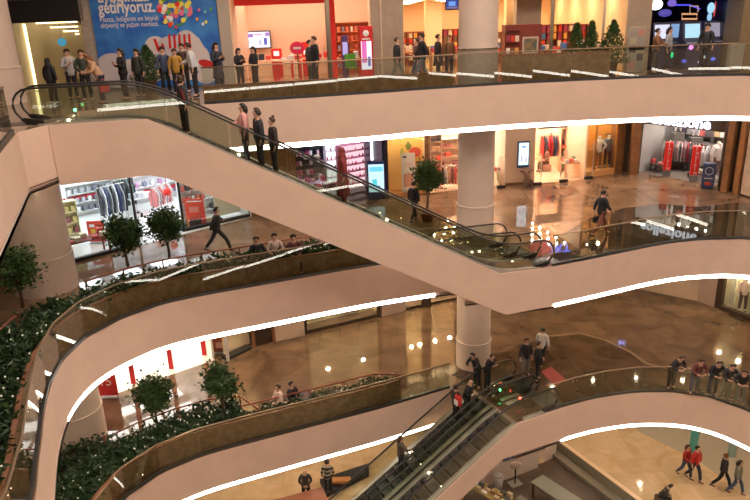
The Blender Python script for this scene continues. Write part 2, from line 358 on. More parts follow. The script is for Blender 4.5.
# ------------------------------------------------------------ planters behind the glass
def leafmass(mb, n, L, rnd, pf):
    for _ in range(n): mb.leaf(pf(rnd), L*rnd.uniform(.6,1.3), rnd)
def planter(front, width, z, label, soil_h=.62, wall_h=.95, end=None, nleaf=7000, gap=.33, green=True, bigL=.2):
    f = [Vector(p[:2]) for p in front]; f = resample(f, .7)
    a = offset(f, gap); a2 = offset(f, gap+.07); b = offset(f, gap+width)
    t = thing('planter_box', label, 'planter', (a[0].x,a[0].y,z+.002))
    mb = MB(); band(mb, a, a2, z+.002, z+wall_h); mb.build('front_panel', woodwall, t, world=True)
    mb = MB(); band(mb, offset(f,gap-.015), offset(f,gap+.09), z+wall_h, z+wall_h+.045); mb.build('cap', woodcap, t, world=True)
    if green:
        mb = MB(); band(mb, a2, b, z+.002, z+soil_h); mb.build('soil', soil, t, world=True)
        rnd = random.Random(3); mb = MB()
        def pf(r):
            i = r.randrange(len(a2)-1); u, v = r.random(), r.random()
            p = a2[i].lerp(a2[i+1],u); q = b[i].lerp(b[i+1],u); s = p.lerp(q,.02+v*.96)
            return (s.x,s.y,z+soil_h+r.uniform(0,.38)+.10*math.sin(s.x*5)*math.cos(s.y*4))
        leafmass(mb, nleaf, bigL, rnd, pf)
        single('planting', mb, leafd, 'dense dark green leafy planting filling ' + label, 'plants', kind='stuff')
        mb = MB()
        for _ in range(int(nleaf/110)):
            p = pf(rnd); mb.ball((p[0],p[1],z+soil_h+.36+rnd.uniform(0,.14)),.024,6)
        single('fairy_lights', mb, glow('fairy_glow',(1,.85,.6),.7), 'tiny warm dots scattered over the plants of ' + label, 'lights', kind='stuff')
    return a2, b
def barrier(pts, z, label, h=.9, mids=2, step=1.2):
    p = resample([Vector(q[:2]) for q in pts], step); t = thing('metal_railing', label, 'railing', (p[0].x,p[0].y,z), 0, 'red brown railings on the shop side of the planters')
    MB().tube([(q.x,q.y,z+h) for q in p],.03,8).build('top_rail', redrail, t, True, True)
    MB().tube([(q.x,q.y,z+h*.5) for q in p],.015,6).build('mid_rail', redrail, t, True, True)
    for q in p: MB().cyl((q.x,q.y,z),.022,h,8).build('post', redrail, t, world=True)
F2 = [p for p in C2l if p[1] > 7.5]
a2, b2 = planter([p for p in F2 if p[0] < .6 ], 1.15, Z2, 'the long curved planter of the middle gallery', nleaf=11000, wall_h=.62, soil_h=.36)
W2p = [p for p in F2 if 12.5 < p[1] < 18.0]
xa, xb = offset(resample([Vector(p) for p in W2p],.7),1.5), offset(resample([Vector(p) for p in W2p],.7),2.35)
def annex(xa, xb, z, label, n):
    t = thing('planter_box', label, 'planter', (xa[0].x,xa[0].y,z+.002)); mb = MB(); band(mb, xa, xb, z+.002, z+.14); mb.build('soil', soil, t, world=True)
    rnd = random.Random(9); mb = MB()
    for _ in range(n):
        i = rnd.randrange(len(xa)-1); u = rnd.random(); s = xa[i].lerp(xa[i+1],u).lerp(xb[i].lerp(xb[i+1],u),rnd.random())
        if (s-Vector((-10.95,20.85))).length < 1.02: continue
        mb.leaf((s.x,s.y,z+.14+rnd.uniform(0,.34)),.19*rnd.uniform(.6,1.3),rnd)
    single('planting', mb, leafd, 'dense dark green leafy planting filling '+label, 'plants', kind='stuff')
annex(xa, xb, Z2, 'the planter bay around the middle gallery column', 3000)
rl = offset(resample([Vector(p) for p in F2 if p[0] < .8], .9), 1.55)
barrier([p for p in rl if p.y < 16.6], Z2, 'red brown railing at the far left beside the planter')
barrier([p for p in rl if p.y > 18.0], Z2, 'red brown railing between the planter and the white store')
F1 = [p for p in C1l if p[1] > 11]
F1b = [p for p in F1 if p[0] < -4.4]
planter(F1b, 1.65, Z1, 'the broad planter of the lower gallery', nleaf=9000, wall_h=.74, soil_h=.48)
F1c = [F1b[-1]]+[p for p in F1 if F1b[-1][0] < p[0] < 1.2]
planter(F1c, .65, Z1, 'the narrow planter beside the seated couple', nleaf=2600, soil_h=.42, wall_h=.74, bigL=.14)
W1p = [p for p in F1 if p[0] < -7.3]
xa, xb = offset(resample([Vector(p) for p in W1p],.7),2.0), offset(resample([Vector(p) for p in W1p],.7),3.6)
annex(xa, xb, Z1, 'the planter bay around the lower gallery column', 4500)
r1 = offset(resample([Vector(p) for p in F1b], .9), 2.05)
barrier([p for p in r1 if p.y > 18.9 and p.x < -4.8]+[Vector((-4.7,21.35)),Vector((-4.35,20.8))], Z1, 'red brown railing behind the lower planter trees')
r1c = offset(resample([Vector(p) for p in F1c], .9), 1.05)
barrier([p for p in r1c]+[r1c[-1]+Vector((.3,-.45))], Z1, 'red brown railing beside the seated couple on the lower gallery')
planter([p for p in C3 if p[0] < 3.2], .4, Z3, 'the low brown planter wall of the top gallery left of the column', wall_h=.48, gap=.4, green=False)
planter([p for p in C3 if 4.4 < p[0] < 8.8], .4, Z3, 'the tall brown planter wall of the top gallery right of the column', wall_h=.92, gap=.4, green=False)

# ------------------------------------------------------------ trees
def tree(px, py, z, h, r, label, pot=False, lean=0, base=None, n=2800, dx=0):
    p = base or at(px,py,z); t = thing('potted_tree', label, 'tree', p, R_.uniform(0,6), 'round clipped trees in planters')
    rnd = random.Random(int(px*7+py)); tr = [(0,0,0),(.03,.02,h*.3),(-.02,.03,h*.55),(0,0,h-r*.4)]
    MB().tube(tr,[.05,.045,.04,.03],8).build('trunk', bark, t, True)
    mb = MB()
    for k in range(6):
        a = k*PI/3; mb.tube([(0,0,h-r*.9),(r*.4*math.cos(a),r*.4*math.sin(a),h-r*.2),(r*.7*math.cos(a+.3),r*.7*math.sin(a+.3),h+r*.1*(k%3))],[.02,.015,.008],5)
    mb.build('branch_work', bark, t)
    mb = MB(); lumps = [Vector((rnd.gauss(0,1),rnd.gauss(0,1),rnd.gauss(0,1))).normalized()*r*rnd.uniform(.45,.75) for _ in range(26)]
    for _ in range(n):
        L = rnd.choice(lumps); q = L+Vector((rnd.gauss(0,1),rnd.gauss(0,1),rnd.gauss(0,1)))*r*.23
        q.z *= 1.05; mb.leaf((q.x,q.y,h+q.z), .13*rnd.uniform(.6,1.4), rnd, .6)
    mb.build('foliage', leafm, t)
    if pot: MB().lathe((0,0,-.02),[(.22,0),(.3,.35),(.32,.36),(.27,.34)],16).build('pot', mat('terracotta',(.22,.07,.04),.6), t, True)
    return t
def treeat(cx, cy, y, z, r, label, n=2800, pot=False):   # crown centre seen at a pixel, standing at plan depth y
    c = on(cx,cy,(-20,y),(20,y)); return tree(cx,cy,z, c.z-z, r, label, base=Vector((c.x,c.y,z)), n=n, pot=pot)
treeat(123,234,21.4,Z2+.45,.62,'round tree before the white store, the left of its two trees')
treeat(165,226,22.1,Z2+.45,.60,'round tree before the white store doorway beside the striding man')
treeat(427,176,26.9,Z2+.06,.64,'slender round tree beside the escalator foot by the orange window',3000,True)
treeat(14,268,18.3,Z2+.4,.68,'loose leafy tree at the far left edge before the thick column',1300)
treeat(153,394,20.75,Z1+.4,.66,'round tree in the lower planter below the sale banners')
treeat(221,381,21.0,Z1+.4,.62,'round tree at the bend of the lower planter railing')

# ------------------------------------------------------------ escalators
def frame(O, u):
    u = Vector(u).normalized(); w = Vector((u.y,-u.x)) if Vector((u.y,-u.x)).y > 0 else Vector((-u.y,u.x))
    return lambda s,l,z: Vector((O[0]+u.x*s+w.x*l, O[1]+u.y*s+w.y*l, z))
def escalator(fr, deck, W, label, truss=None, railh=.92, sA=0, sB=None, steps=True, rz=0, sideA=True):
    s0,s1,s2,s3 = [d[0] for d in deck]; z0,z3 = deck[0][1], deck[3][1]
    org = fr(s0, W/2, min(z0,z3)); t = thing('escalator', label, 'escalator', org, rz)
    D = lambda s: z0 if s <= s1 else (z3 if s >= s2 else z0+(z3-z0)*(s-s1)/(s2-s1))
    dk = .2
    ss = [s0,s1-.5,s1,s1+.6,s2-.6,s2,s2+.5,s3]
    def DS(s):  # softened deck line
        return sum(D(s+q) for q in (-.6,-.3,0,.3,.6))/5
    line = [s0+(s3-s0)*i/48 for i in range(49)]
    th = .1
    for l0,l1 in ((0,dk),(W-dk,W)):
        prof = [(s,DS(s)+.03) for s in line]+[(s,DS(s)-.25) for s in line[::-1]]
        dkm = MB().sweep(prof, fr, l0, l1).build('deck', mat('deck_steel',(.50,.47,.42),.5,.8), t, world=True)
        lc = (l0+l1)/2; a,b = s0-.1, s3+.1
        # glass balustrade, split into panes
        n = max(2,round((b-a)/1.6)); 
        for i in range(n):
            q0, q1 = a+(b-a)*i/n+.008, a+(b-a)*(i+1)/n-.008; sub = [q0+(q1-q0)*k/4 for k in range(5)]
            prof = [(s,DS(s)+.03) for s in sub]+[(s,DS(s)+railh-.04) for s in sub[::-1]]
            MB().sweep(prof, fr, lc-.006, lc+.006).build('glass_panel', glass, t, world=True)
        r = railh/2-.04
        pts = []
        for k in range(9):
            an = PI/2*3 - PI*k/8*1.0; pts.append((a-.0+r*1.0*math.cos(an), DS(s0)+railh/2+.04+r*math.sin(an)))
        pts += [(s,DS(s)+railh) for s in line]
        for k in range(9):
            an = PI/2 - PI*k/8; pts.append((b+r*math.cos(an), DS(s3)+railh/2+.04+r*math.sin(an)))
        hr = MB().tube([fr(s,lc,z) for s,z in pts],.042,8,flat=.7).build('handrail', rubber, t, True, True)
        for e,sg in ((a,-1),(b,1)):
            zz = DS(s0 if sg<0 else s3); mb = MB()
            mb.sweep([(e-sg*.25,zz+.02),(e+sg*.16,zz+.02),(e+sg*.30,zz+.16),(e+sg*.2,zz+.2),(e-sg*.25,zz+.1)][::sg], fr, l0+.02, l1-.02)
            mb.build('newel_cap', rubber, hr, world=True)
        for i in range(0,4):
            s = s0+.6+(s3-s0-1.2)*i/3; p = fr(s, (l1+.015 if l0 == 0 else l0-.015), DS(s)-.02); MB().ball(p,.035,6).build('skirt_lamp', glow('skirt_glow',(1,.85,.55),30), dkm, world=True)
    # steps
    if steps:
        sm = mat('step_metal',(.09,.085,.08),.35,.6); edge = mat('step_edge',(.35,.30,.22),.4,.5); first = None
        n = int((s3-s0)/.4)
        for i in range(n):
            s = s0+.4*i+.2; z = DS(s)-.09
            mb = MB(); mb.sweep([(-.2,z-.2-0),(.2,z-.2),(.2,z),(-.2,z)], lambda q,l,zz: fr(s+q,l,zz), dk+.01, W-dk-.01)
            mb.sweep([(-.2,z),(-.17,z),(-.17,z+.003),(-.2,z+.003)], lambda q,l,zz: fr(s+q,l,zz), dk+.01, W-dk-.01, 1)
            for k in range(7): 
                lk = dk+.05+(W-2*dk-.1)*k/6; mb.sweep([(-.2,z),(.2,z),(.2,z+.006),(-.2,z+.006)], lambda q,l,zz: fr(s+q,l,zz), lk-.012, lk+.012)
            mb.build('step', [sm,edge], t, world=True)
    if truss:
        for pl,l0,l1,nm in truss: MB().sweep(pl, fr, l0, l1).build(nm, plaster, t, world=True)
    for e,sg in ((s0,-1),(s3,1)):
        zz = DS(e); MB().sweep([(e-.0,zz-.09),(e+sg*.9,zz-.09),(e+sg*.9,zz+.008),(e,zz+.008)], fr, dk, W-dk).build('landing_plate', darksteel, t, world=True)
    return t, DS
f1 = frame((-8.33,17.58),(.969,.245))
W1 = 1.08
trs = [([(0,Z3-.02),(2.44,Z3-.02),(12.84,Z2-.02),(14.75,Z2-.02),(14.75,Z2-1.47),(13.1,Z2-1.54),(2.75,15.74),(2.3,15.86),(0,15.8)],-.04,0,'side_panel'),
       ([(0,Z3-.3),(2.44,Z3-.3),(12.2,Z2-.05),(13.0,Z2-1.52),(2.75,15.76),(2.3,15.88),(0,15.82)],0.001,W1+.02,'truss')]
E1, D1 = escalator(f1, [(-.25,Z3),(2.44,Z3),(12.84,Z2),(14.3,Z2)], W1, 'long escalator crossing the picture from the top left to the middle gallery', trs)
f1b = lambda s,l,z: f1(s,l+1.13,z)
E1b, _ = escalator(f1b, [(11.6,Z2+.03),(12.0,Z2+.03),(13.2,Z2+.03),(13.65,Z2+.03)], 1.3, 'short set of black handrail loops before the round column', None, steps=True)
f2 = frame((6.07,21.29),(-.902,-.432))
W2 = 1.3
t2 = [([(-.9,Z1-.02),(1.32,Z1-.02),(11.37,0.01),(11.8,0.01),(9.2,.005),(3.7,3.45),(1.95,4.5),(-.9,4.42)],-.04,0,'side_panel')]
t2b = [([(.1,Z1-.3),(1.32,Z1-.3),(10.8,.02),(9.3,.01),(3.7,3.48),(1.95,4.53),(.1,4.45)],0.001,2*W2+.15,'truss')]
dk2 = [(-.1,Z1),(1.32,Z1),(11.37,0.09),(12.7,0.09)]
E2, D2 = escalator(f2, dk2, W2, 'near unit of the lower escalator pair, beside the pale side panel', t2+t2b, railh=.9)
f2b = lambda s,l,z: f2(s,l+W2+.12,z)
E2b, _ = escalator(f2b, dk2, W2, 'far unit of the lower escalator pair, carrying the girl in grey', None, railh=.9)
for i,(p,c,l) in enumerate((((500,390),(.1,1,.3),'tiny green signal light at the lower stairhead'),((520,398),(1,.05,.03),'tiny red signal light at the lower stairhead'))):
    q = at(*p,Z1+.3); mb = MB(); mb.ball(q,.045,8); mb.cyl((q.x,q.y,Z1+.01),.02,.28,8,mi=1); single('signal_light', mb, [glow('sig%d'%i,c,14),darksteel], l, 'light')
q = on(75,110,f1(0,.3,0)[:2],f1(5,.3,0)[:2]); mb = MB(); mb.ball(q,.04,8); mb.cyl((q.x,q.y,Z3-.08),.015,max(.02,q.z-Z3+.06),6,mi=1); single('signal_light', mb, [glow('sig0',(.1,1,.3),14),darksteel], 'tiny green signal light on the upper escalator head', 'light')

# ------------------------------------------------------------ stores
def back(a, b):       # unit vector along a->b and unit vector away from the camera
    d = (Vector(b[:2])-Vector(a[:2])); L = d.length; d /= L; n = Vector((-d.y,d.x)); 
    return d, (n if n.y > 0 else -n), L
def seg(mb, a, b, z0, z1, th=.12, mi=0, front=0.0):
    d,n,L = back(a,b); p = [Vector(a[:2])-n*front, Vector(b[:2])-n*front, Vector(b[:2])+n*th, Vector(a[:2])+n*th]
    vs = [(q.x,q.y,z) for z in (z0,z1) for q in p]
    return mb.add(vs, [(0,3,2,1),(4,5,6,7),(0,1,5,4),(1,2,6,5),(2,3,7,6),(3,0,4,7)], mi)
def wallseg(a, b, z0, z1, m_, th=.12, name='wall_shopfront', front=0.0):
    t = MB(); seg(t,a,b,z0,z1,th,front=front); return struct(name, t, m_)
down2 = glow('spot_round',(1,.86,.70),520)
def shopbox(z, a, b, depth, h, wm_, cm_, who, fm_=None, lamps=(2,2), lamp=('panel_warm',(1,.85,.65),14), top=4.18, size=(1.0,.5), sides=(1,1), skew=(0,0), spots=None):
    d,n,L = back(a,b); A = Vector(a[:2]); B = Vector(b[:2]); A2 = A+n*depth+d*skew[0]; B2 = B+n*depth+d*skew[1]
    wallseg(A2, B2, z, z+top, wm_, name='wall_back')
    for s_,(p,q) in enumerate(((A+n*.02,A2),(B+n*.02,B2))):
        if not sides[s_]: continue
        e = (q-p).normalized(); k = Vector((-e.y,e.x))*.05
        t = MB(); t.prism([(p-k)[:],(q-k)[:],(q+k)[:],(p+k)[:]], z, z+top); struct('wall_right' if s_ else 'wall_left', t, wm_)
    t = MB(); t.prism([A[:],B[:],B2[:],A2[:]], z+h, z+h+.08); struct('ceiling', t, cm_)
    if fm_: t = MB(); t.prism([(A+n*.0)[:],B[:],B2[:],A2[:]], z+.001, z+.007); struct('floor', t, fm_)
    lm = glow(*lamp) if not spots else down2
    if spots: lamps = spots
    for i in range(lamps[0]):
        for j in range(lamps[1]):
            c = A+d*L*(i+.5)/lamps[0]+n*(.9+(depth-1.2)*(j+.3)/lamps[1]); r = math.atan2(d.y,d.x)
            th = thing('ceiling_panel','flush rectangular lamp in the ceiling of '+who,'light',(c.x,c.y,z+h-.03),r,'ceiling lamps of '+who)
            if spots:
                MB().cyl((0,0,.004),.055,.012,12).build('diffuser', lm, th); MB().cyl((0,0,.018),.08,.01,12).build('housing', steel, th); continue
            MB().box((0,0,.012),(size[0],size[1],.02)).build('diffuser', lm, th)
            MB().box((0,0,.026),(size[0]+.06,size[1]+.06,.008)).build('housing', steel, th)
_pm = {}
def goods(kind, dims, c, loc, rz, label, group):
    k = (kind, tuple(round(q,3) for q in dims), tuple(round(q,2) for q in c))
    if k not in _pm:
        mb = MB()
        if kind == 'garment':
            w,d,h = dims; mb.prism([(-w*.5,-d/2),(w*.5,-d/2),(w*.5,d/2),(-w*.5,d/2)],0,h*.72); mb.add([(-w*.5,-d/2,h*.72),(w*.5,-d/2,h*.72),(w*.5,d/2,h*.72),(-w*.5,d/2,h*.72),(-w*.12,-d/2,h),(w*.12,-d/2,h),(w*.12,d/2,h),(-w*.12,d/2,h)],[(0,3,2,1),(4,5,6,7),(0,1,5,4),(1,2,6,5),(2,3,7,6),(3,0,4,7)])
            for s_ in (-1,1): mb.add([(s_*w*.42,-d*.5,h*.35),(s_*w*.62,-d*.5,h*.3),(s_*w*.60,-d*.4,h*.72),(s_*w*.3,-d*.4,h*.86),(s_*w*.42,d*.5,h*.35),(s_*w*.62,d*.5,h*.3),(s_*w*.60,d*.4,h*.72),(s_*w*.3,d*.4,h*.86)],[(0,1,2,3),(4,7,6,5),(0,4,5,1),(1,5,6,2),(2,6,7,3),(3,7,4,0)])
        elif kind == 'bottle': mb.lathe((0,0,0),[(dims[0]*.5,0),(dims[0]*.5,dims[2]*.6),(dims[0]*.2,dims[2]*.78),(dims[0]*.2,dims[2])],8)
        else: mb.bevbox((0,0,dims[2]/2), dims, .008)
        o = mb.build(kind, cmat(c)); _pm[k] = o.data; 
    else:
        o = link(kind, _pm[k])
    o.location = loc; o.rotation_euler = (0,0,rz); tag(o, label, 'clothing' if kind == 'garment' else kind.replace('_',' '), group); return o
def rack(p, rz, cols, label, what, n=8, w=1.2, h=1.4, gl=.85):
    t = thing('clothes_rack', label, 'rack', (p[0],p[1],p[2]+.008), rz)
    mb = MB()
    for s_ in (-1,1): mb.tube([(s_*w/2,0,.03),(s_*w/2,0,h)],.018,8); mb.tube([(s_*w/2,-.25,.02),(s_*w/2,.25,.02)],.02,8)
    mb.build('stand', steel, t); MB().tube([(-w/2,0,h),(w/2,0,h)],.016,8).build('bar', steel, t)
    cs, sn = math.cos(rz), math.sin(rz)
    for i in range(n):
        x = -w/2+.08+(w-.16)*i/(n-1); c = cols[i%len(cols)]
        goods('garment',(.42,.05,gl),c,(p[0]+x*cs,p[1]+x*sn,p[2]+h-.03-gl), rz+PI/2+R_.uniform(-.15,.15), what, what)
    return t
def shelf(p, rz, w, h, rows, cols, m_, label, what, kind='box', dep=.35, n=None, ph=.22, pw=.16, lit=None, z0=.25, per=.8):
    """shelving unit; local -y is its front"""
    t = thing('shelf_unit', label, 'shelf', (p[0],p[1],p[2]+.008), rz)
    mb = MB(); mb.box((0,dep/2-.015,h/2),(w,.03,h)).build('back_panel', lit or m_, t)
    for s_ in (-1,1): MB().box((s_*(w/2+.015),0,h/2),(.03,dep,h)).build('side_panel', m_, t)
    cs, sn = math.cos(rz), math.sin(rz); n = n or max(2,int(w/(pw+.05)))
    for r in range(rows+1):
        z = .02 if r == 0 and z0 < .1 else z0+(h-z0-.02)*r/rows
        MB().box((0,-.0,z),(w,dep-.02,.03)).build('shelf', m_, t)
        if r < rows:
            for i in range(n):
                if R_.random() > per: continue
                x = -w/2+w*(i+.5)/n; c = cols[R_.randrange(len(cols))]; hh = min(ph,(h-z0)/rows-.06)
                goods(kind,(pw,.2,hh),c,(p[0]+x*cs+.06*sn,p[1]+x*sn-.06*cs,p[2]+.008+z+.016), rz, what, what)
    return t
def table(p, rz, w, d, h, m_, label, cols, what, kind='folded_garment', n=(4,2), topm=None, leg=True):
    t = thing('display_table', label, 'table', (p[0],p[1],p[2]+.008), rz)
    MB().bevbox((0,0,h-.025),(w,d,.05),.01).build('tabletop', topm or m_, t)
    for sx in (-1,1):
        for sy in (-1,1): MB().box((sx*(w/2-.05),sy*(d/2-.05),(h-.05)/2),(.06,.06,h-.05)).build('leg', m_, t)
    cs, sn = math.cos(rz), math.sin(rz)
    for i in range(n[0]):
        for j in range(n[1]):
            if R_.random() < .12: continue
            x = -w/2+w*(i+.5)/n[0]; y = -d/2+d*(j+.5)/n[1]; c = cols[R_.randrange(len(cols))]
            goods(kind,(w/n[0]*.7,d/n[1]*.7,R_.choice((.08,.16,.24))),c,(p[0]+x*cs-y*sn,p[1]+x*sn+y*cs,p[2]+.008+h+.001),rz,what,what)
def screenart(t, w, h, z, y, cols, m0, parts):
    sp = MB().box((0,y,z),(w,.012,h)).build('screen', m0, t)
    for (x,zz,ww,hh,m_) in parts: MB().box((x,y-.009,zz),(ww,.004,hh)).build('screen_picture', m_, sp)
def totem(p, rz, w, h, frame_m, label, scr, parts, base=.35, top=.12, name='information_totem'):
    t = thing(name, label, 'screen', (p[0],p[1],p[2]+.008), rz)
    MB().bevbox((0,0,h/2),(w,.16,h),.03).build('housing', frame_m, t)
    screenart(t, w-.12, h-base-top, base+(h-base-top)/2, -.087, None, scr, parts)
    return t
def atan(a, b): return math.atan2(b[1]-a[1], b[0]-a[0])

# ================= middle gallery: white store at the left
a = at(66,264,Z2); b = at(252,217,Z2); d_,n_,L_ = back(a,b); rA = atan(a,b)
wht = mat('white_store_wall',(.86,.88,.90),.5); wfl = mat('white_store_floor',(.80,.80,.78),.12,spec=.6)
shopbox(Z2,a,b,9,3.7,wht,wht,'the white store',wfl,(4,4),('panel_cool',(.88,.95,1),8),size=(1.3,.9))
def inst(px,py,z=Z2,h=0): p = at(px,py,z); p.z += h; return p
def mull(px,py,z,label,m_=BLACK,h=4.18,w=.09):
    p = at(px,py,z); mb = MB(); mb.bevbox((p.x,p.y+.05,z+h/2),(w,.1,h),.01); return single('shopfront_post', mb, m_, label, 'post')
for px,py,l in ((139,243,'black post of the white store window behind the first round tree'),(184,232,'black post of the white store window right of the doorway'),(250,217,'black post at the right end of the white store front')): mull(px,py,Z2,l)
P_ = [at(184,232,Z2),at(250,217,Z2)]
t = MB(); seg(t,P_[0],P_[1],Z2+.12,Z2+3.6,.02); o = single('shop_window',t,shopglass,'large clear window pane of the white store right of its doorway','window')
t = MB(); seg(t,P_[0],P_[1],Z2+.002,Z2+.12,.2); single('window_plinth',t,BLACK,'black plinth under the white store window','plinth')
t = MB(); seg(t,at(70,264,Z2),at(139,246,Z2),Z2+.12,Z2+3.6,.02); single('shop_window',t,shopglass,'large clear window pane of the white store left of its first post','window')
t = MB(); seg(t,at(70,264,Z2),at(139,246,Z2),Z2+.002,Z2+.12,.2); single('window_plinth',t,BLACK,'long black plinth left of the first window post','plinth')
q0 = at(222,222,Z2)+Vector((n_.x,n_.y,0))*.5; q1 = at(247,216,Z2)+Vector((n_.x,n_.y,0))*.5
t = MB(); seg(t,q0,q1,Z2+.13,Z2+3.0,.04); single('window_backdrop',t,mat('ivory_panel',(.80,.76,.60),.6),'plain ivory backdrop panel at the right end of the white store window','panel')
redposter = mat('red_orange_poster',(.75,.07,.03),.5)
def board(px0,py0,px1,py1,z,dep,label,m_,art=(),name='promotion_board',legs=True):
    "upright board whose foot stands at z; px box gives its width and top"
    c = at((px0+px1)/2,py1,z); a_ = (c.x-5,c.y,); b_ = (c.x+5,c.y)
    L_ = on(px0,(py0+py1)/2,a_,b_); Rr = on(px1,(py0+py1)/2,a_,b_); T = on((px0+px1)/2,py0,a_,b_)
    w = Rr.x-L_.x; h = T.z-z; t = thing(name,label,'sign',(c.x,c.y,z+.008))
    pn = MB().bevbox((0,0,h/2+.03),(w,.06,h-.06),.012).build('panel', m_, t)
    MB().box((0,0,.015),(w*.9,.3,.03)).build('foot', GREY, t)
    for (x,zz,ww,hh,mm) in art: MB().box((x*w,-.034,zz*h),(ww*w,.006,hh*h)).build('print', mm, pn)
    return t, w, h
YEL = cmat((.9,.55,.05)); SKY = cmat((.1,.3,.8)); OFFW = cmat((.85,.82,.78))
board(90,221,107,243,Z2,0,'red and orange promotion board inside the white store entrance',redposter,((0,.55,.6,.2,YEL),(.1,.3,.6,.12,cmat((.8,.4,.3))),(-.2,.8,.3,.12,OFFW)))
rackcols = [(.03,.03,.04),(.75,.76,.8),(.05,.07,.16),(.35,.36,.4)]
def dp(px,py,dd,z=Z2):   # a floor point dd metres further back along the sight line
    p = at(px,py,z); return p
rack(at(116,222,Z2),.9,rackcols,'tall rack of dark and pale coats behind the red promotion board','coat hanging on the rack behind the promotion board',9,1.3,1.65,1.2)
rack(at(128,214,Z2),.9,[(.04,.05,.05),(.2,.2,.22),(.1,.2,.15)],'rack of dark coats beside the first window post','dark coat on the rack by the first window post',7,1.0,1.65,1.2)
rr = rA
shelf(at(98,213,Z2),rr,2.6,1.5,3,[(.8,.8,.8),(.5,.5,.55),(.2,.2,.25)],WHITE,'low white shelving far back in the white store','small item on the low white shelving of the white store',n=9)
shelf(at(162,199,Z2),rr,3.6,1.9,3,[(.8,.8,.85),(.6,.3,.5),(.3,.3,.4)],WHITE,'white back shelving with a red line above the doorway view','small item on the back shelving with the red line',n=9)
for px,py,wd,l in ((98,194,3.4,'long red header band above the back shelving at the left of the white store'),(163,188,3.0,'long red header band above the back shelving seen through the doorway')):
    q_ = at(*((98,213) if px < 120 else (162,199)),Z2); p = on(px,py,q_,q_+Vector((d_.x,d_.y,0))); mb = MB(); mb.box((p.x,p.y,p.z),(wd,.1,.16),rr); single('header_band',mb,cmat((.55,.03,.05)),l,'sign')
q_ = at(127,203,Z2); p = on(127,177,q_,q_+Vector((d_.x,d_.y,0))); mb = MB(); mb.box((p.x,p.y,p.z),(1.4,.06,.9),rr)
for k in range(4): mb.box((p.x,p.y-.04,p.z-.3+.2*k),(1.36,.02,.08),rr,1)
single('striped_poster',mb,[cmat((.35,.22,.6)),WHITE],'violet and white striped poster hanging high in the white store','poster')
table(at(143,212,Z2),rr,1.3,.8,.75,WHITE,'white display table in the doorway of the white store',[(.85,.85,.85),(.6,.6,.65)],'pale folded garment on the doorway table')
rack(at(164,216,Z2),rr+.4,[(.75,.25,.25),(.85,.8,.8),(.6,.5,.5)],'rack of pink and white shirts under the red ball','pink or white shirt on the rack under the red ball',8,1.2,1.4,.8)
q_ = at(167,220,Z2); p = on(167,192,q_,q_+Vector((d_.x,d_.y,0))); mb = MB(); mb.ball(p,.17,12); mb.cyl((p.x,p.y,p.z+.15),.008,Z2+3.7-p.z-.15,6); single('hanging_ball',mb,cmat((.8,.03,.02)),'red ball hanging from the ceiling of the white store','decoration',smooth=True)
table(at(88,256,Z2),rr,1.6,.7,.7,cmat((.25,.05,.04)),'dark red bargain table behind the left window',[(.7,.1,.08),(.8,.7,.5),(.2,.1,.08)],'small red or cream pack on the bargain table','pack',(5,2))
board(187,199,206,222,Z2,0,'red square poster board in the white store window',redposter,((-.05,.55,.5,.25,cmat((.8,.25,.2))),(0,.9,.8,.05,OFFW)))
for i,(px,py,c) in enumerate(((188,232,(.15,.35,.75)),(193,230,(.75,.35,.15)),(199,229,(.08,.06,.06)),(205,228,(.1,.08,.08)),(210,227,(.6,.1,.1)),(215,226,(.75,.7,.6)))):
    p = at(px,py,Z2)+Vector((n_.x,n_.y,0))*.45; t = thing('handbag',['blue','orange','black','brown black','dark red','cream'][i]+' handbag on the floor of the white store window','bag',(p.x,p.y,Z2+.01),rr)
    MB().bevbox((0,0,.16),(.34,.16,.30),.04).build('body',cmat(c),t); MB().tube([(-.1,0,.3),(-.09,0,.42),(0,0,.47),(.09,0,.42),(.1,0,.3)],.012,6).build('strap',cmat(c),t)
shelf(at(214,222,Z2)+Vector((n_.x*1.3,n_.y*1.3,0)),rr,1.6,1.8,3,[(.8,.2,.15),(.1,.1,.1),(.7,.7,.7)],WHITE,'white shelf of shoes and bags behind the handbags','shoe box on the shelf behind the handbags')
# left edge shelf seen beside the thick column
shelf(at(68,240,Z2),rr,1.0,1.6,3,[(.6,.5,.2),(.3,.1,.1)],mat('lit_cream',(.9,.85,.55),.5),'cream shelf beside the thick column','pack on the cream shelf beside the thick column')
# wall beyond the white store (behind the escalator)
c1 = at(252,217,Z2); c2 = Vector((-3.4,29.6,Z2)); wallseg(c1,c2,Z2,Z2+4.18,BROWNW)
# cosmetics store
A = (-3.4,29.6); B = at(387,197,Z2).xy; shopbox(Z2,A,B,5.0,3.7,NAVY,BLACK,'the cosmetics store',mat('dark_gloss',(.02,.02,.03),.1),(2,3),('panel_violet',(.85,.8,1),10))
rb = atan(A,B)
lit = glow('lit_shelf_white',(.95,.9,1),1.3); litp = glow('lit_shelf_pink',(1,.62,.70),1.1)
cc = [(.7,.05,.2),(.85,.6,.6),(.1,.02,.05),(.6,.1,.4),(.9,.85,.85)]
def pln(px,py,dd): return on(px,py,(A[0]-.3,A[1]+dd),(B[0]-.3,B[1]+dd))
def flo(px,dd): p = pln(px,180,dd); return Vector((p.x,p.y,Z2))
shelf(flo(334,2.6),rb,.8,2.9,6,cc,WHITE,'tall white backlit cosmetics column','small bottle on the tall white backlit column','bottle',pw=.07,ph=.2,lit=lit,n=4)
shelf(flo(356,2.4),rb+.25,2.0,2.3,6,cc,cmat((.6,.2,.3)),'wide pink backlit make-up wall beside the blue totem','make-up item on the wide pink wall','bottle',pw=.08,ph=.16,lit=litp,n=9,per=.75)
shelf(flo(310,3.8),rb,1.5,2.2,4,cc,BLACK,'black cosmetics shelving with pink boxes left of the white column','cosmetics item on the black shelving','box',pw=.12,lit=NAVY)
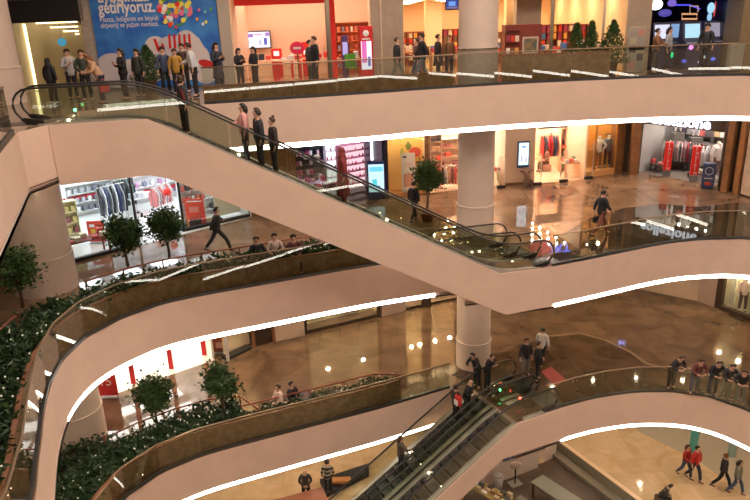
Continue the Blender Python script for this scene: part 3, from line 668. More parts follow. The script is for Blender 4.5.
table(at(313,201,Z2),rb,1.3,.8,.95,cmat((.55,.1,.4)),'violet and pink make-up counter behind the escalator glass',cc,'make-up item on the violet counter','box',(5,2),topm=glow('counter_glow',(.8,.5,.95),.8))
table(at(330,207,Z2),rb,1.1,.7,.9,cmat((.2,.05,.15)),'dark make-up counter beside the woman in dark red',cc,'make-up item on the dark counter','box',(4,2),topm=cmat((.5,.4,.4)))
for px,l in ((306,'white flower shaped ornament left in the cosmetics store'),(317,'white flower shaped ornament above the violet counter')):
    p = pln(px,157,1.2); t = thing('wall_ornament',l,'ornament',(p.x,p.y,p.z-.2)); MB().ball((0,0,.2),.17,10,(1,.4,.7)).build('shade',WHITE,t,True); MB().cyl((0,0,.3),.012,Z2+3.7-p.z-.1,6).build('cord',BLACK,t)
p = pln(372,150,1.5); mb = MB(); mb.box((p.x,p.y,p.z),(.16,.1,1.0)); single('light_column',mb,glow('lit_white',(.9,.93,1),2.2),'white lit upright strip above the blue totem','light')
wallseg(flo(340,.9),flo(366,.9),Z2+2.75,Z2+3.68,cmat((.25,.18,.17)),name='wall_bulkhead')
p = at(377,199,Z2); t = totem(p,0,.84,1.80,cmat((.01,.03,.16)),'tall totem screen with sky blue picture beside the escalator',glow('totem_blue',(.62,.86,1),1.1),((-.08,.8,.22,.35,glow('totem_teal',(.08,.62,.68),1.1)),(.08,.62,.18,.08,glow('totem_navy',(.05,.25,.6),1)),(0,1.45,.62,.22,glow('totem_sky',(.15,.6,.95),1.2))))
# orange display window
A = at(389,197,Z2); B = at(425,193,Z2); mb = MB(); 
wallseg(A+Vector((0,.7,0)),B+Vector((0,.7,0)),Z2,Z2+4.18,mat('amber_backdrop',(.98,.60,.20),.6),name='wall_display')
wallseg(at(385,198,Z2),A,Z2,Z2+4.18,NAVY,name='wall_pier')
wallseg(B,at(430,193,Z2),Z2,Z2+4.18,BROWNW,name='wall_pier')
mb = MB(); seg(mb,A,B,Z2+.005,Z2+.14,.65); single('window_plinth',mb,cmat((.5,.22,.05)),'orange plinth of the amber display window','plinth')
mb = MB(); seg(mb,A,B,Z2+.15,Z2+3.9,.02); single('shop_window',mb,shopglass,'tall pane of the amber display window','window')
for i in range(2):
    p = A.lerp(B,.3+.4*i); t = thing('display_spotlight',['left','right'][i]+' spotlight over the amber display window','light',(p.x,p.y+.35,Z2+3.85)); MB().cyl((0,0,0),.07,.05,10).build('lamp',glow('spot_amber',(1,.78,.48),900),t); MB().cyl((0,0,.05),.08,.15,10).build('can',BLACK,t)
pA = lambda px,py: on(px,py,(A.x,A.y+.62),(B.x,B.y+.62))
def flatart(name, pts, m_, label, cat, a_, b_, eps=0.0):
    c = [on(x,y,a_,b_) for x,y in pts]; mb = MB(); n = len(c); vs = [tuple(p+Vector((0,-eps,0))) for p in c]+[tuple(p+Vector((0,-eps+.02,0))) for p in c]
    mb.add(vs,[tuple(range(n)),tuple(range(2*n-1,n-1,-1))]+[(i,(i+1)%n,n+(i+1)%n,n+i) for i in range(n)]); return single(name,mb,m_,label,cat) if label else mb
def oval(cx,cy,rx,ry,n=14,rot=0): return [(cx+rx*math.cos(2*PI*i/n)*math.cos(rot)-ry*math.sin(2*PI*i/n)*math.sin(rot),cy+rx*math.cos(2*PI*i/n)*math.sin(rot)+ry*math.sin(2*PI*i/n)*math.cos(rot)) for i in range(n)]
aw,bw = (A.x,A.y+.60),(B.x,B.y+.60)
flatart('wall_cutout',oval(415,152,6,5),cmat((.8,.12,.08)),'round red fruit cutout in the amber window','decoration',aw,bw)
flatart('wall_cutout',[(405,146),(408,141),(412,146),(408,151)],cmat((.25,.30,.08)),'green pointed leaf cutout in the amber window','decoration',aw,bw)
flatart('wall_cutout',oval(402,153,2,5),cmat((.55,.45,.1)),'small olive leaf cutout at the left of the amber window','decoration',aw,bw)
p = at(409,195,Z2); t,w_,h_ = board(402,154,416,193,Z2+.15,0,'white poster board standing in the amber window',mat('poster_white',(.9,.82,.75),.5),((0,.3,.7,.35,cmat((.75,.4,.3))),(-.25,.9,.25,.04,BLACK),(.05,.7,.5,.1,cmat((.85,.7,.6)))))
t.location.y += .25
# beige store centre (both sides of the round column)
A = at(430,193,Z2); B = at(505,185,Z2); shopbox(Z2,A,B,8,3.8,mat('peach_wall',(.88,.66,.50),.6),CREAM,'the peach store',mat('peach_floor',(.75,.55,.38),.12,spec=.6),(3,4),('panel_peach',(1,.86,.72),16),spots=(7,6))
gc = [(.75,.12,.08),(.08,.06,.06),(.8,.75,.7),(.6,.35,.2),(.3,.1,.1)]
shelf(at(448,178,Z2),.1,1.8,2.1,4,gc,cmat((.8,.6,.45)),'peach shelving with orange lamp like goods left of the round column','folded item on the shelving left of the round column',pw=.3,ph=.2)
rack(at(449,191,Z2),.1,gc,'low rack of red and black clothes behind the round tree','red or black garment on the rack behind the round tree',7,1.1,1.2,.8)
shelf(at(431,183,Z2),.1,1.0,2.6,5,gc,cmat((.8,.6,.45)),'narrow tall shelf beside the amber window','item on the narrow tall shelf beside the amber window',pw=.2)
rack(at(492,178,Z2),.1,[(.03,.05,.05),(.05,.04,.05),(.6,.06,.04),(.04,.1,.06)],'rack of long dark coats just right of the round column','long coat on the rack right of the round column',8,.8,1.9,1.5)
table(at(495,187,Z2)+Vector((0,.7,0)),0,.7,.6,.7,CREAM,'cream table just inside the door right of the round column',gc,'folded garment on the cream table right of the column')
# pilaster with a screen
A = at(504,186,Z2); B = at(533,184,Z2); pier = mat('pier_peach',(.68,.50,.38),.55)
mb = MB(); seg(mb,A,B,Z2,Z2+4.18,1.0); struct('wall_pier', mb, pier); mb = MB(); seg(mb,A,B,Z2+.002,Z2+.14,.2,front=.02); struct('baseboard_front',mb,BROWNW)
e0 = on(516.5,166,A,B); e1 = on(528,166,A,B); tz = on(522,141,A,B).z; bz = on(522,167,A,B).z
t = thing('wall_screen','upright screen with pale blue picture on the peach pier','screen',((e0.x+e1.x)/2,e0.y-.09,bz),atan(A,B)); w_ = (e1-e0).length; h_ = tz-bz
MB().bevbox((0,0,h_/2),(w_,.1,h_),.02).build('housing', cmat((.02,.05,.16)), t)
screenart(t,w_-.1,h_-.2,h_/2+.04,-.056,None,glow('screen_ice',(.72,.92,1),1.3),((0,h_*.8,w_*.3,.08,glow('sc_blue',(.1,.3,.7),1)),(-.1,h_*.35,.06,.3,glow('sc_pink',(.6,.4,.65),1)),(.12,h_*.3,.08,.24,glow('sc_rose',(.8,.45,.6),1))))
# toy figure by the pier
p = at(526,187,Z2); t = thing('plush_animal','large grey brown plush animal sitting before the peach pier','toy',(p.x,p.y,Z2+.008),.3); fur = cmat((.22,.13,.09))
mb = MB(); mb.ball((0,0,.24),.23,12,(1,.8,1)); mb.build('body',fur,t,True); mb = MB(); mb.ball((.02,-.05,.56),.16,12); mb.ball((.02,-.19,.53),.07,8); mb.build('head',fur,t,True)
for s_ in (-1,1):
    MB().tube([(s_*.08,-.02,.68),(s_*.2,0,.80),(s_*.36,0,.84)],[.05,.07,.03],8).build('ear',fur,t,True); MB().tube([(s_*.15,-.1,.1),(s_*.2,-.3,.08)],[.08,.07],8).build('leg',fur,t,True); MB().tube([(s_*.18,-.04,.38),(s_*.25,-.2,.25)],[.06,.05],8).build('arm',fur,t,True)
p = at(518,180,Z2); mb = MB(); mb.ball((p.x,p.y-.2,p.z+.35),.2,10,(1.3,.6,.7)); mb.cyl((p.x,p.y-.2,Z2+.01),.03,.25,8); single('toy_balloon',mb,cmat((.05,.15,.5)),'small blue inflated toy beside the plush animal','toy',smooth=True)
# fashion store with gates
A = at(533,184,Z2); B = at(585,179,Z2); shopbox(Z2,A,B,7,3.8,mat('fashion_wall',(.86,.60,.40),.6),CREAM,'the red and black fashion store',mat('fashion_floor',(.80,.60,.40),.10,spec=.6),(3,3),('panel_peach',(1,.86,.72),16),spots=(6,6))
wallseg(at(548,183,Z2)+Vector((0,2.2,0)),at(583,180,Z2)+Vector((0,2.2,0)),Z2+2.35,Z2+2.85,DBROWN,name='wall_bulkhead')
rack(at(551,170,Z2),.05,[(.6,.04,.04),(.03,.03,.04),(.05,.05,.1),(.62,.05,.06)],'rack of red and black jackets in the fashion store','red or black jacket on the fashion store rack',10,1.3,1.9,1.1)
rack(at(562,166,Z2),.05,[(.03,.03,.04),(.1,.1,.2),(.7,.7,.7),(.5,.05,.05)],'rack of dark jackets at the back of the fashion store','dark jacket on the back rack of the fashion store',8,1.5,1.9,1.1)
shelf(at(573,170,Z2),.1,1.6,2.3,4,[(.7,.2,.1),(.1,.25,.15),(.85,.7,.6),(.08,.05,.05)],cmat((.7,.45,.25)),'shelving of folded knitwear at the right of the fashion store','folded jumper on the fashion store shelving',pw=.3,ph=.12)
table(at(571,176,Z2),.1,1.0,.7,.75,cmat((.7,.4,.2)),'table of folded shirts by the security gate',[(.1,.3,.15),(.8,.75,.7),(.7,.2,.12)],'folded shirt on the table by the security gate')
mb = MB(); p = at(583,178,Z2)
for i,(px,py,l) in enumerate(((500,187,'leftmost security gate right of the round column'),(536,184,'security gate beside the plush animal'),(562,181,'security gate in the middle of the fashion store entrance'),(587,178,'security gate beside the mannequin window'))):
    p = at(px,py,Z2)-Vector((0,.25,0)); t = thing('security_gate',l,'gate',(p.x,p.y,Z2+.008),.15); MB().box((0,0,.07),(.42,.14,.14)).build('base',BLACK,t); MB().tube([(-.18,0,.14),(-.18,0,1.45),(-.1,0,1.55),(.1,0,1.55),(.18,0,1.45),(.18,0,.14)],.018,6).build('frame',cmat((.75,.7,.62)),t); MB().box((0,0,.8),(.33,.008,1.3)).build('pane',shopglass,t)
# orange mannequin window
A = at(585,178,Z2); B = at(614,174,Z2); dis = mat('orange_display',(.85,.38,.08),.55)
wallseg(A+Vector((0,.9,0)),B+Vector((0,.9,0)),Z2,Z2+4.18,dis,name='wall_display'); mb = MB(); seg(mb,A,B,Z2+.002,Z2+.3,.8); single('window_plinth',mb,cmat((.75,.40,.15)),'orange plinth carrying the two mannequins','plinth')
mb = MB(); seg(mb,A,B,Z2+.31,Z2+3.9,.02); single('shop_window',mb,shopglass,'tall pane in front of the two mannequins','window')
for k in range(3):
    p = A.lerp(B,(0,.3,1)[k]); mb = MB(); mb.box((p.x,p.y+.05,Z2+2.18),(.07,.1,3.7)); single('window_post',mb,cmat((.55,.25,.06)),['left post of the mannequin window','middle post of the mannequin window left of both figures','right post of the mannequin window'][k],'post')
for i in range(2):
    p = A.lerp(B,.35+.35*i); t = thing('display_spotlight',['left','right'][i]+' spotlight over the two mannequins','light',(p.x,p.y+.35,Z2+3.85)); MB().cyl((0,0,0),.07,.05,10).build('lamp',glow('spot_amber',(1,.78,.48),900),t); MB().cyl((0,0,.05),.08,.15,10).build('can',BLACK,t)
MANN = [(A.lerp(B,.50)+Vector((0,.45,.3)),(.8,.78,.74),(.28,.12,.05),'mannequin in a white T-shirt and brown trousers in the orange window'),(A.lerp(B,.82)+Vector((0,.45,.3)),(.10,.11,.14),(.09,.05,.04),'mannequin in a dark striped shirt in the orange window')]
q = on(608,136,(A.x,A.y+.85),(B.x,B.y+.85)); t = thing('window_lettering','small dark lettering on the wall above the mannequins','sign',q); words('letters','Benetton',.3,DBROWN,t,q+Vector((-.5,0,0)),(1,0,0),(0,0,1),.01,fit=.95)
# brown columns and the collezione store
A = at(614,174,Z2); B = at(641,171,Z2)
mb = MB(); seg(mb,A,at(622,173,Z2),Z2,Z2+4.18,.5); struct('wall_pier',mb,BROWNW); mb = MB(); seg(mb,at(622,173,Z2),at(629,173,Z2),Z2,Z2+4.18,.4,front=-.25); struct('wall_pier',mb,DBROWN); mb = MB(); seg(mb,at(629,175,Z2),at(637,175,Z2),Z2,Z2+4.18,.5,front=.1); struct('wall_pier',mb,mat('brown_wood_light',(.36,.17,.07),.4,noise=.25,scale=3))
A = at(638,172,Z2); B = at(718,186,Z2); rc = atan(A,B); d_,n_,L_ = back(A,B)
shopbox(Z2,A,B,7,3.7,mat('grey_store',(.30,.29,.30),.6),BLACK,'the grey fashion store',mat('grey_floor',(.20,.18,.17),.15,spec=.6),(3,3),('panel_white',(.92,.94,1),17),spots=(8,6))
mb = MB(); seg(mb,A,B,on(690,128.5,A,B).z,Z2+4.15,.3,front=.05); single('shop_sign_board',mb,DBROWN,'dark sign board over the grey fashion store entrance','sign board')
def fp(s_,dd): return Vector((A.x+d_.x*L_*s_+n_.x*dd, A.y+d_.y*L_*s_+n_.y*dd, Z2))
q = on(664,124,(A.x,A.y-.10),(B.x,B.y-.10)); t = thing('shop_sign','white glowing shop name over the grey fashion store','sign',q)
words('letters','collezione',.75,glow('sign_violet_white',(.85,.85,1),2.6),t,Vector((q.x-d_.x*.75,q.y-d_.y*.75-.02,on(690,127,A,B).z)),(d_.x,d_.y,0),(0,0,1),.05,fit=3.1,bold=.012)
gw = [(.85,.86,.9),(.35,.36,.4),(.1,.1,.13),(.55,.6,.7),(.6,.15,.15)]
shelf(fp(.22,3.0),rc,2.4,3.2,4,gw,cmat((.12,.1,.1)),'tall shelving of white shirts at the left of the grey store','white or grey shirt on the left shelving of the grey store',pw=.28,ph=.42,per=.9)
shelf(fp(.62,3.2),rc,3.0,3.2,4,[(.2,.35,.7),(.6,.65,.75),(.85,.86,.9),(.3,.3,.35),(.6,.5,.3)],cmat((.15,.12,.1)),'tall shelving of blue jeans and shirts at the right of the grey store','blue or white item on the right shelving of the grey store',pw=.28,ph=.35,per=.9)
rack(fp(.22,1.6),rc+.4,[(.5,.5,.52),(.25,.26,.28),(.4,.4,.42)],'rack of grey clothes left of the first red banner','grey garment on the rack left of the first red banner',8,1.2,1.55,1.0)
rack(fp(.30,2.0),rc,[(.5,.15,.2),(.7,.3,.35),(.08,.07,.08)],'rack of red checked shirts deep in the grey store','checked shirt on the deep rack of the grey store',7,1.0,1.5,.8)
rack(fp(.52,2.0),rc+.2,[(.35,.03,.05),(.1,.1,.12),(.3,.3,.34),(.5,.48,.46)],'rack of dark red and grey clothes between the red banners','dark red or grey garment between the red banners',9,1.5,1.5,.95)
rack(fp(.70,1.5),rc+.3,[(.3,.3,.33),(.6,.6,.62),(.75,.76,.8)],'rack of grey shirts behind the second red banner','grey shirt on the rack behind the second red banner',8,1.3,1.5,.95)
table(fp(.16,.9),rc,.9,.6,.4,cmat((.08,.07,.06)),'low dark table at the left of the grey store entrance',[(.8,.8,.75),(.6,.1,.1)],'folded item on the low dark entrance table')
table(fp(.68,.9),rc,1.2,.5,.25,cmat((.1,.09,.08)),'low black platform at the right banner',[(.7,.68,.6),(.4,.35,.3)],'shoe pair on the low black platform','shoe_pair')
MANN += [(fp(.86,.9)+Vector((0,0,.16)),(.85,.86,.9),(.22,.13,.13),'mannequin in a white shirt with red tie at the right of the grey store'),(fp(.79,1.3)+Vector((0,0,.16)),(.75,.76,.8),(.25,.22,.22),'mannequin in a pale grey shirt just left of the white shirted one'),(fp(.16,2.2)+Vector((0,0,1.9)),(.85,.87,.9),(.6,.62,.65),'mannequin in white standing high at the left of the grey store'),(fp(.34,2.6)+Vector((0,0,1.7)),(.8,.8,.85),(.55,.55,.6),'mannequin in white standing high above the first red banner')]
for p,l in ((fp(.16,2.2),'tall dark pedestal at the left of the grey store'),(fp(.34,2.6),'tall dark pedestal above the first red banner')):
    h_ = 1.88 if 'left' in l else 1.68; mb = MB(); mb.bevbox((p.x,p.y,Z2+.01+h_/2),(.6,.5,h_),.02); single('display_pedestal',mb,cmat((.09,.08,.08)),l,'pedestal')
for p,l in ((fp(.86,.9),'low white pedestal under the red tied mannequin'),(fp(.79,1.3),'low white pedestal under the pale grey mannequin')):
    mb = MB(); mb.bevbox((p.x,p.y,Z2+.085),(.5,.4,.15),.01); single('display_pedestal',mb,WHITE,l,'pedestal')
for i,(px,py,ht) in enumerate(((666,176,26),(693,181,27))):
    p = at(px,py,Z2); t = thing('promotion_banner',['upright red promotion banner at the left of the grey store entrance','upright red promotion banner at the right of the grey store entrance'][i],'banner',(p.x,p.y,Z2+.008),-.35)
    MB().box((0,0,.15),(.34,.34,.3)).build('base',cmat((.2,.2,.22)),t); MB().bevbox((0,0,1.02),(.36,.30,1.42),.02).build('panel',cmat((.80,.02,.02),.5),t)
    for k,ch in enumerate('İNDİRİM'): words('letter',ch,.19,WHITE,t,wm(t) @ Vector((-.05,-.155,1.55-.2*k)),(math.cos(-.35),math.sin(-.35),0),(0,0,1),.003)
p = at(707,188,Z2); t = thing('promotion_cube','dark blue notice box with a round emblem and red patch by the brown columns','sign',(p.x,p.y,Z2+.008),-.45)
MB().bevbox((0,0,.6),(.55,.4,1.2),.02).build('housing',cmat((.05,.07,.18)),t); mb = MB(); mb.tube([(.17*math.cos(k*PI/8),-.205,.85+.17*math.sin(k*PI/8)) for k in range(16)],.02,6,closed=True); mb.build('emblem',cmat((.5,.5,.6)),t); MB().box((0,-.205,.25),(.26,.01,.14)).build('patch',cmat((.7,.05,.03)),t); MB().box((0,-.205,.5),(.36,.01,.05)).build('print',cmat((.5,.5,.6)),t)
# brown columns at the far right, then a pale poster wall
pts = [(714,189),(721,191),(727,192),(734,193),(739,195)]
for i in range(4):
    m_ = (DBROWN,MATS['brown_wood_light'],DBROWN,MATS['brown_wood_light'])[i]; mb = MB(); seg(mb,at(*pts[i],Z2),at(*pts[i+1],Z2),Z2,Z2+4.18,.5,front=(-.2,.1,-.2,.1)[i]); struct('wall_pier',mb,m_)
A = at(739,195,Z2); B = Vector((17.1,27.6,Z2)); wallseg(A,B,Z2,Z2+4.18,DBROWN); mb = MB(); seg(mb,A.lerp(B,.06),A.lerp(B,.9),Z2+.1,Z2+3.4,.02,front=.05); single('wall_poster',mb,mat('poster_pale',(.75,.60,.50),.5,noise=.25,scale=2),'tall pale poster panel at the right edge','poster')
wallseg(Vector((17.1,27.6,0)),Vector((19.5,24,0)),Z2,Z2+4.18,beigewall)
# blue sign over the fashion store, hidden by the gallery edge and mirrored in the floor
for px,s_,w_,c_,l in ((560,'SPORT',2.0,(.15,.2,1),'blue glowing shop name high over the fashion store'),):
    p = on(px,130,at(533,184,Z2),at(585,179,Z2)); t = thing('shop_sign',l,'sign',(p.x-.8,p.y-.2,Z2+3.3)); words('letters',s_,.6,glow('sign_blue',c_,6),t,(p.x-1.2,p.y-.2,Z2+3.3),(1,0,0),(0,0,1),.05,fit=w_)

# ================= lower gallery stores
A = Vector((-12.4,22.4,Z1)); B = at(214,360,Z1); rA = atan(A,B)
shopbox(Z1,A,B,6,3.6,mat('sale_white',(.92,.88,.82),.5),WHITE,'the sale store',mat('sale_floor',(.9,.82,.7),.2),(4,3),('panel_sale',(1,.93,.85),9),size=(1.4,.8))
for px,py,l in ((135,386,'left'),(173,371,'middle'),(206,357,'right')):
    p = at(px,py,Z1)+Vector((-.1,.15,0)); t = thing('hanging_banner',l+' narrow red banner in the sale store front','banner',(p.x,p.y,Z1+.02)); MB().box((0,0,1.2),(.20,.03,2.4)).build('cloth',cmat((.55,.015,.02)),t); MB().tube([(-.14,0,2.4),(.14,0,2.4)],.015,6).build('rod',steel,t)
board(98,362,119,397,Z1,0,'red sale board with the number fifteen beside the cream column',cmat((.50,.015,.015)))
p = at(109,397,Z1); t = [o for o in bpy.data.objects if o.get('label','').startswith('red sale board')][0]; words('number','15',.55,cmat((.85,.70,.65)),t,(t.location.x-.28,p.y-.045,Z1+.55),(1,0,0),(0,0,1),.004); words('print','%',.2,cmat((.75,.45,.4)),t,(t.location.x-.28,p.y-.045,Z1+1.1),(1,0,0),(0,0,1),.004)
t = board(214,338,228,352,Z1,0,'red brown picture board at the right end of the sale store',cmat((.45,.10,.06)),((0,.5,.6,.4,cmat((.7,.4,.3))),(0,.2,.4,.15,cmat((.2,.05,.04)))))
A = at(227,361,Z1); B = at(252,349,Z1); wallseg(A+Vector((-.2,.6,0)),B+Vector((-.2,.6,0)),Z1,Z1+4.18,mat('lit_display_cream',(.9,.75,.5),.5),name='wall_display'); mb = MB(); seg(mb,A,B,Z1+.002,Z1+.12,.4); single('window_plinth',mb,BLACK,'black plinth of the small lit display left of the dark door','plinth')
p = A.lerp(B,.5)+Vector((-.1,.3,0)); mb = MB(); mb.cyl((p.x,p.y,Z1+3.7),.1,.05,10); single('display_spotlight',mb,glow('spot_amber',(1,.78,.48),900),'spotlight over the small lit display left of the dark door','light')
mb = MB(); q = A.lerp(B,.3)+Vector((-.1,.5,0)); mb.box((q.x,q.y,Z1+1.3),(.9,.04,.8),.5); single('wall_picture',mb,cmat((.7,.08,.03)),'orange red picture in the small lit display','poster')
mb = MB(); p = at(228,362,Z1); mb.box((p.x,p.y+.04,Z1+2.03),(.12,.12,4.06)); single('shopfront_post',mb,cmat((.7,.65,.6)),'pale post between the sale store and the small lit display','post')
def door(z,a_,b_,n,frame_m=BROWNW,leaf=DBROWN):
    mb = MB(); seg(mb,a_,b_,z,z+2.3,.08,front=-.05); o = struct('door_%d'%n,mb,leaf); d,nn,L = back(a_,b_)
    mb = MB(); 
    for q in (Vector(a_[:2]),Vector(b_[:2])): mb.box((q.x,q.y,z+1.17),(.14,.14,2.34),math.atan2(d.y,d.x))
    seg(mb,a_,b_,z+2.3,z+2.42,.1,front=.05); f = mb.build('door_frame',frame_m,o)
door(Z1,at(254,347,Z1),at(274,342,Z1),1)
wallseg(at(252,349,Z1),at(275,341,Z1),Z1+2.3,Z1+4.18,beigewall); wallseg(at(250,350,Z1)+Vector((0,.4,0)),at(276,341,Z1)+Vector((0,.4,0)),Z1,Z1+2.5,DBROWN)
beig = mat('beige_panel_wall',(.62,.47,.36),.45)
wallseg(at(275,342,Z1),at(305,335,Z1),Z1,Z1+4.18,beig,.3)
def window(z,a_,b_,label,col,items=(),fm=DBROWN,sill=.35):
    wallseg(Vector(a_)+Vector((-.1,.8,0)),Vector(b_)+Vector((-.1,.8,0)),z,z+4.18,col,name='wall_display')
    mb = MB(); seg(mb,a_,b_,z+.002,z+sill,.7); single('window_plinth',mb,fm,'dark plinth of '+label,'plinth'); mb = MB(); seg(mb,a_,b_,z+sill+.01,z+3.9,.02); single('shop_window',mb,shopglass,'pane of '+label,'window')
    p = Vector(a_).lerp(Vector(b_),.5); 
    for k in (.25,.75):
        q = Vector(a_).lerp(Vector(b_),k)
        mb = MB(); mb.cyl((q.x,q.y+.4,z+2.3),.08,.05,10); single('display_spotlight',mb,glow('spot_amber',(1,.78,.48),900),('left' if k < .5 else 'right')+' spotlight over '+label,'light')
window(Z1,at(306,334,Z1),at(379,317,Z1),'the long pale display window of the lower gallery',mat('display_khaki',(.66,.54,.36),.5),sill=.16)
p = at(345,320,Z1)+Vector((0,.3,0)); mb = MB(); mb.bevbox((p.x-.1,p.y,Z1+.72),(1.6,.4,.7),.1); single('display_bolster',mb,cmat((.25,.19,.14)),'dark grey brown bundle lying in the long display window','textile')
for px,l in ((306,'left'),(379,'right')):
    p = at(px,334-(px-306)*17/73,Z1); mb = MB(); mb.box((p.x,p.y+.02,Z1+2.03),(.16,.16,4.06)); single('shopfront_post',mb,DBROWN,l+' dark post of the long display window','post')
wallseg(at(382,317,Z1),at(406,311,Z1),Z1,Z1+4.18,mat('mauve_panel_wall',(.45,.33,.27),.45),.3)
window(Z1,at(407,310,Z1),at(424,306,Z1),'the small amber window of the lower gallery',mat('display_amber',(.85,.60,.30),.5),sill=.12)
p = at(423,306,Z1); mb = MB(); mb.box((p.x+.15,p.y,Z1+2.03),(.5,.2,4.06)); single('shopfront_post',mb,DBROWN,'broad dark post right of the small amber window','post')
window(Z1,at(428,305,Z1),at(458,299,Z1),'the peach lit window left of the round column',mat('display_peach',(.9,.62,.38),.5),sill=.1)
p0 = at(458,299,Z1); wallseg(p0,(8.3,33.6),Z1,Z1+4.18,beigewall); wallseg((8.3,33.6),(13.2,33.0),Z1,Z1+4.18,mat('lit_ochre',(.8,.55,.28),.5))
A = at(697,301,Z1); A2 = at(714,307,Z1); B = at(720,309,Z1); B2 = at(760,325,Z1)
wallseg((13.2,33.0),A,Z1,Z1+4.18,beigewall); wallseg(A,A2,Z1,Z1+4.18,MATS['mauve_panel_wall'],.3); wallseg(A2,B,Z1,Z1+4.18,DBROWN,.3)
window(Z1,B,B2,'the pale green display window at the right edge',mat('display_greenish',(.74,.68,.48),.5),sill=.18)
p = B.lerp(B2,.35); mb = MB(); mb.box((p.x,p.y+.3,Z1+2.0),(.06,.4,3.3)); single('window_divider',mb,cmat((.5,.48,.4)),'upright divider in the pale green display window','post')
MANN.append((B.lerp(B2,.62)+Vector((-.1,.35,.31)),(.85,.7,.6),(.12,.08,.07),'mannequin in a pale top in the pale green display window'))
wallseg(B2,(19.5,24),Z1,Z1+4.18,beigewall)
p = at(618,302,Z1); 
for i,(px,s_,w_) in enumerate(((292,'AYAKKABI',1.7),(640,'KIDS',1.6))):
    a_,b_ = ((-7.23,26.34),(4.22,32.08)) if i == 0 else ((8.3,33.6),(13.2,33.0)); p = on(px,300,a_,b_); d,n,L = back(a_,b_)
    t = thing('shop_sign',['small blue glowing shop name high over the beige wall panel','white blue glowing shop name high on the ochre wall'][i],'sign',(p.x,p.y-.2,Z1+3.15)); words('letters',s_,.35,glow('sign_blue2',(.35,.4,1),5),t,(p.x-d.x,p.y-d.y-.15,Z1+3.15),(d.x,d.y,0),(0,0,1),.04,fit=w_)

# ================= top gallery stores
A3,B3 = (-12.5,27.2),(14.5,27.7)
def w3(px,py=40): return on(px,py,A3,B3)
def g3(px,py=40): p = w3(px,py); return Vector((p.x,p.y,Z3))
def dd3(px,dd,py=45,z=Z3): p = on(px,py,(A3[0],A3[1]+dd),(B3[0],B3[1]+dd)); return Vector((p.x,p.y,z))
# lit passage
a_,b_ = g3(14),g3(84,20); khaki = mat('passage_khaki',(.45,.36,.20),.5)
shopbox(Z3,a_,b_,9,3.4,khaki,khaki,'the passage',None,(1,3),('panel_warm',(1,.85,.65),14),top=4.25)
wallseg(a_,b_,on(50,22,A3,B3).z,Z3+4.28,BLACK,.3,name='wall_bulkhead')
line = glow('passage_line',(1,.80,.42),3.2)
for i in range(5):
    dd = .8+1.3*i; p = dd3(22,dd,28); q = dd3(80,dd,28); z = Z3+(2.68,2.6,2.42,2.24,2.1)[i]; mb = MB(); mb.box(((p.x+q.x)/2,(p.y+q.y)/2,z),((q-p).length*.92,.14,.06),atan(A3,B3)); single('light_bar',mb,line,'warm light bar across the passage ceiling','light','light bars across the passage ceiling')
wz = MB(); p = dd3(22,.6,28); q = dd3(81,7.4,28); wz.box(((p.x+q.x)/2,(p.y+q.y)/2,Z3+2.72),((q.x-p.x),7.2,.06)); struct('ceiling',wz,khaki)
for i in range(4):
    px = (29,34,39,43.5)[i]; p = dd3(px,.8+1.2*i,50); mb = MB(); mb.box((p.x,p.y,Z3+1.3),(.09,.06,2.55)); single('light_bar',mb,line,'upright warm light bar on the left wall of the passage','light','upright light bars of the passage')
p = dd3(62,3.4,42); pz = on(62,42,(A3[0],A3[1]+3.4),(B3[0],B3[1]+3.4)).z; mb = MB(); mb.ball((p.x,p.y,pz),.17,14,(1.2,.25,1)); mb.cyl((p.x,p.y,pz+.15),.01,Z3+2.68-pz-.15,6,mi=1); single('hanging_sign',mb,[glow('sign_cyan',(.04,.28,.42),.9),BLACK],'small round blue sign hanging in the passage','sign')
# pier, poster, pier
wallseg(g3(84),g3(93),Z3,Z3+4.28,stone,.5,name='wall_pier')
poster_blue = mat('poster_blue',(.02,.12,.50),.5,col2=(.05,.24,.62),scale=1.2)
a_,b_ = g3(93),g3(221); wallseg(a_,b_,Z3,Z3+4.28,GREY,.3)
pt = thing('wall_poster','giant blue advertising poster with balloons and white clouds beside the passage','poster',((a_.x+b_.x)/2,(a_.y+b_.y)/2-.1,Z3))
mb = MB(); seg(mb,g3(96),g3(220),Z3+.05,Z3+4.2,.02,front=.06); mb.build('sheet',poster_blue,pt,world=True)
def patch(pts, m_, name, e):
    c = [on(x,y,(A3[0],A3[1]-e),(B3[0],B3[1]-e)) for x,y in pts]; n = len(c); mb = MB()
    mb.add([tuple(p) for p in c]+[tuple(p+Vector((0,.004,0))) for p in c],[tuple(range(n)),tuple(range(2*n-1,n-1,-1))]+[(i,(i+1)%n,n+(i+1)%n,n+i) for i in range(n)]); return mb.build(name,m_,pt,world=True)
cl = cmat((.66,.58,.58)); cl2 = cmat((.55,.50,.54))
k_ = 0
for (x,y,rx,ry) in ((112,62,14,9),(108,74,16,10),(131,68,15,9),(150,60,14,8),(146,72,20,12),(155,45,10,9),(170,48,14,12),(186,44,12,14),(196,58,14,14),(206,72,12,12),(180,66,18,16),(122,80,24,8)): k_ += 1; patch(oval(x,y,rx,ry,18),cl if (x*7)%2 else cl2,'printed_cloud',.07+.0005*k_)
patch([(193,34),(199,38),(207,52),(213,66),(214,80),(190,80),(180,60),(184,40)],cl,'printed_cloud',.08)
patch([(150,56),(168,54),(170,70),(152,72)],cl,'printed_box',.081); 
for i,x in enumerate((168,173,178,183,188)): patch([(x,34+(i%2)),(x+2.2,34),(x+3.4,48),(x+1,49)],RED,'printed_stripe',.082)
for i,(q) in enumerate((((153,39),(156,39),(159,47),(156,47)),((156,47),(164,45),(165,51),(158,52)),((161,44),(163,43),(165,50),(163,51)))): patch(q,RED,'printed_stripe',.083)
patch(oval(207,64,9,4,14,.3),cmat((.55,.02,.02)),'printed_ribbon',.084)
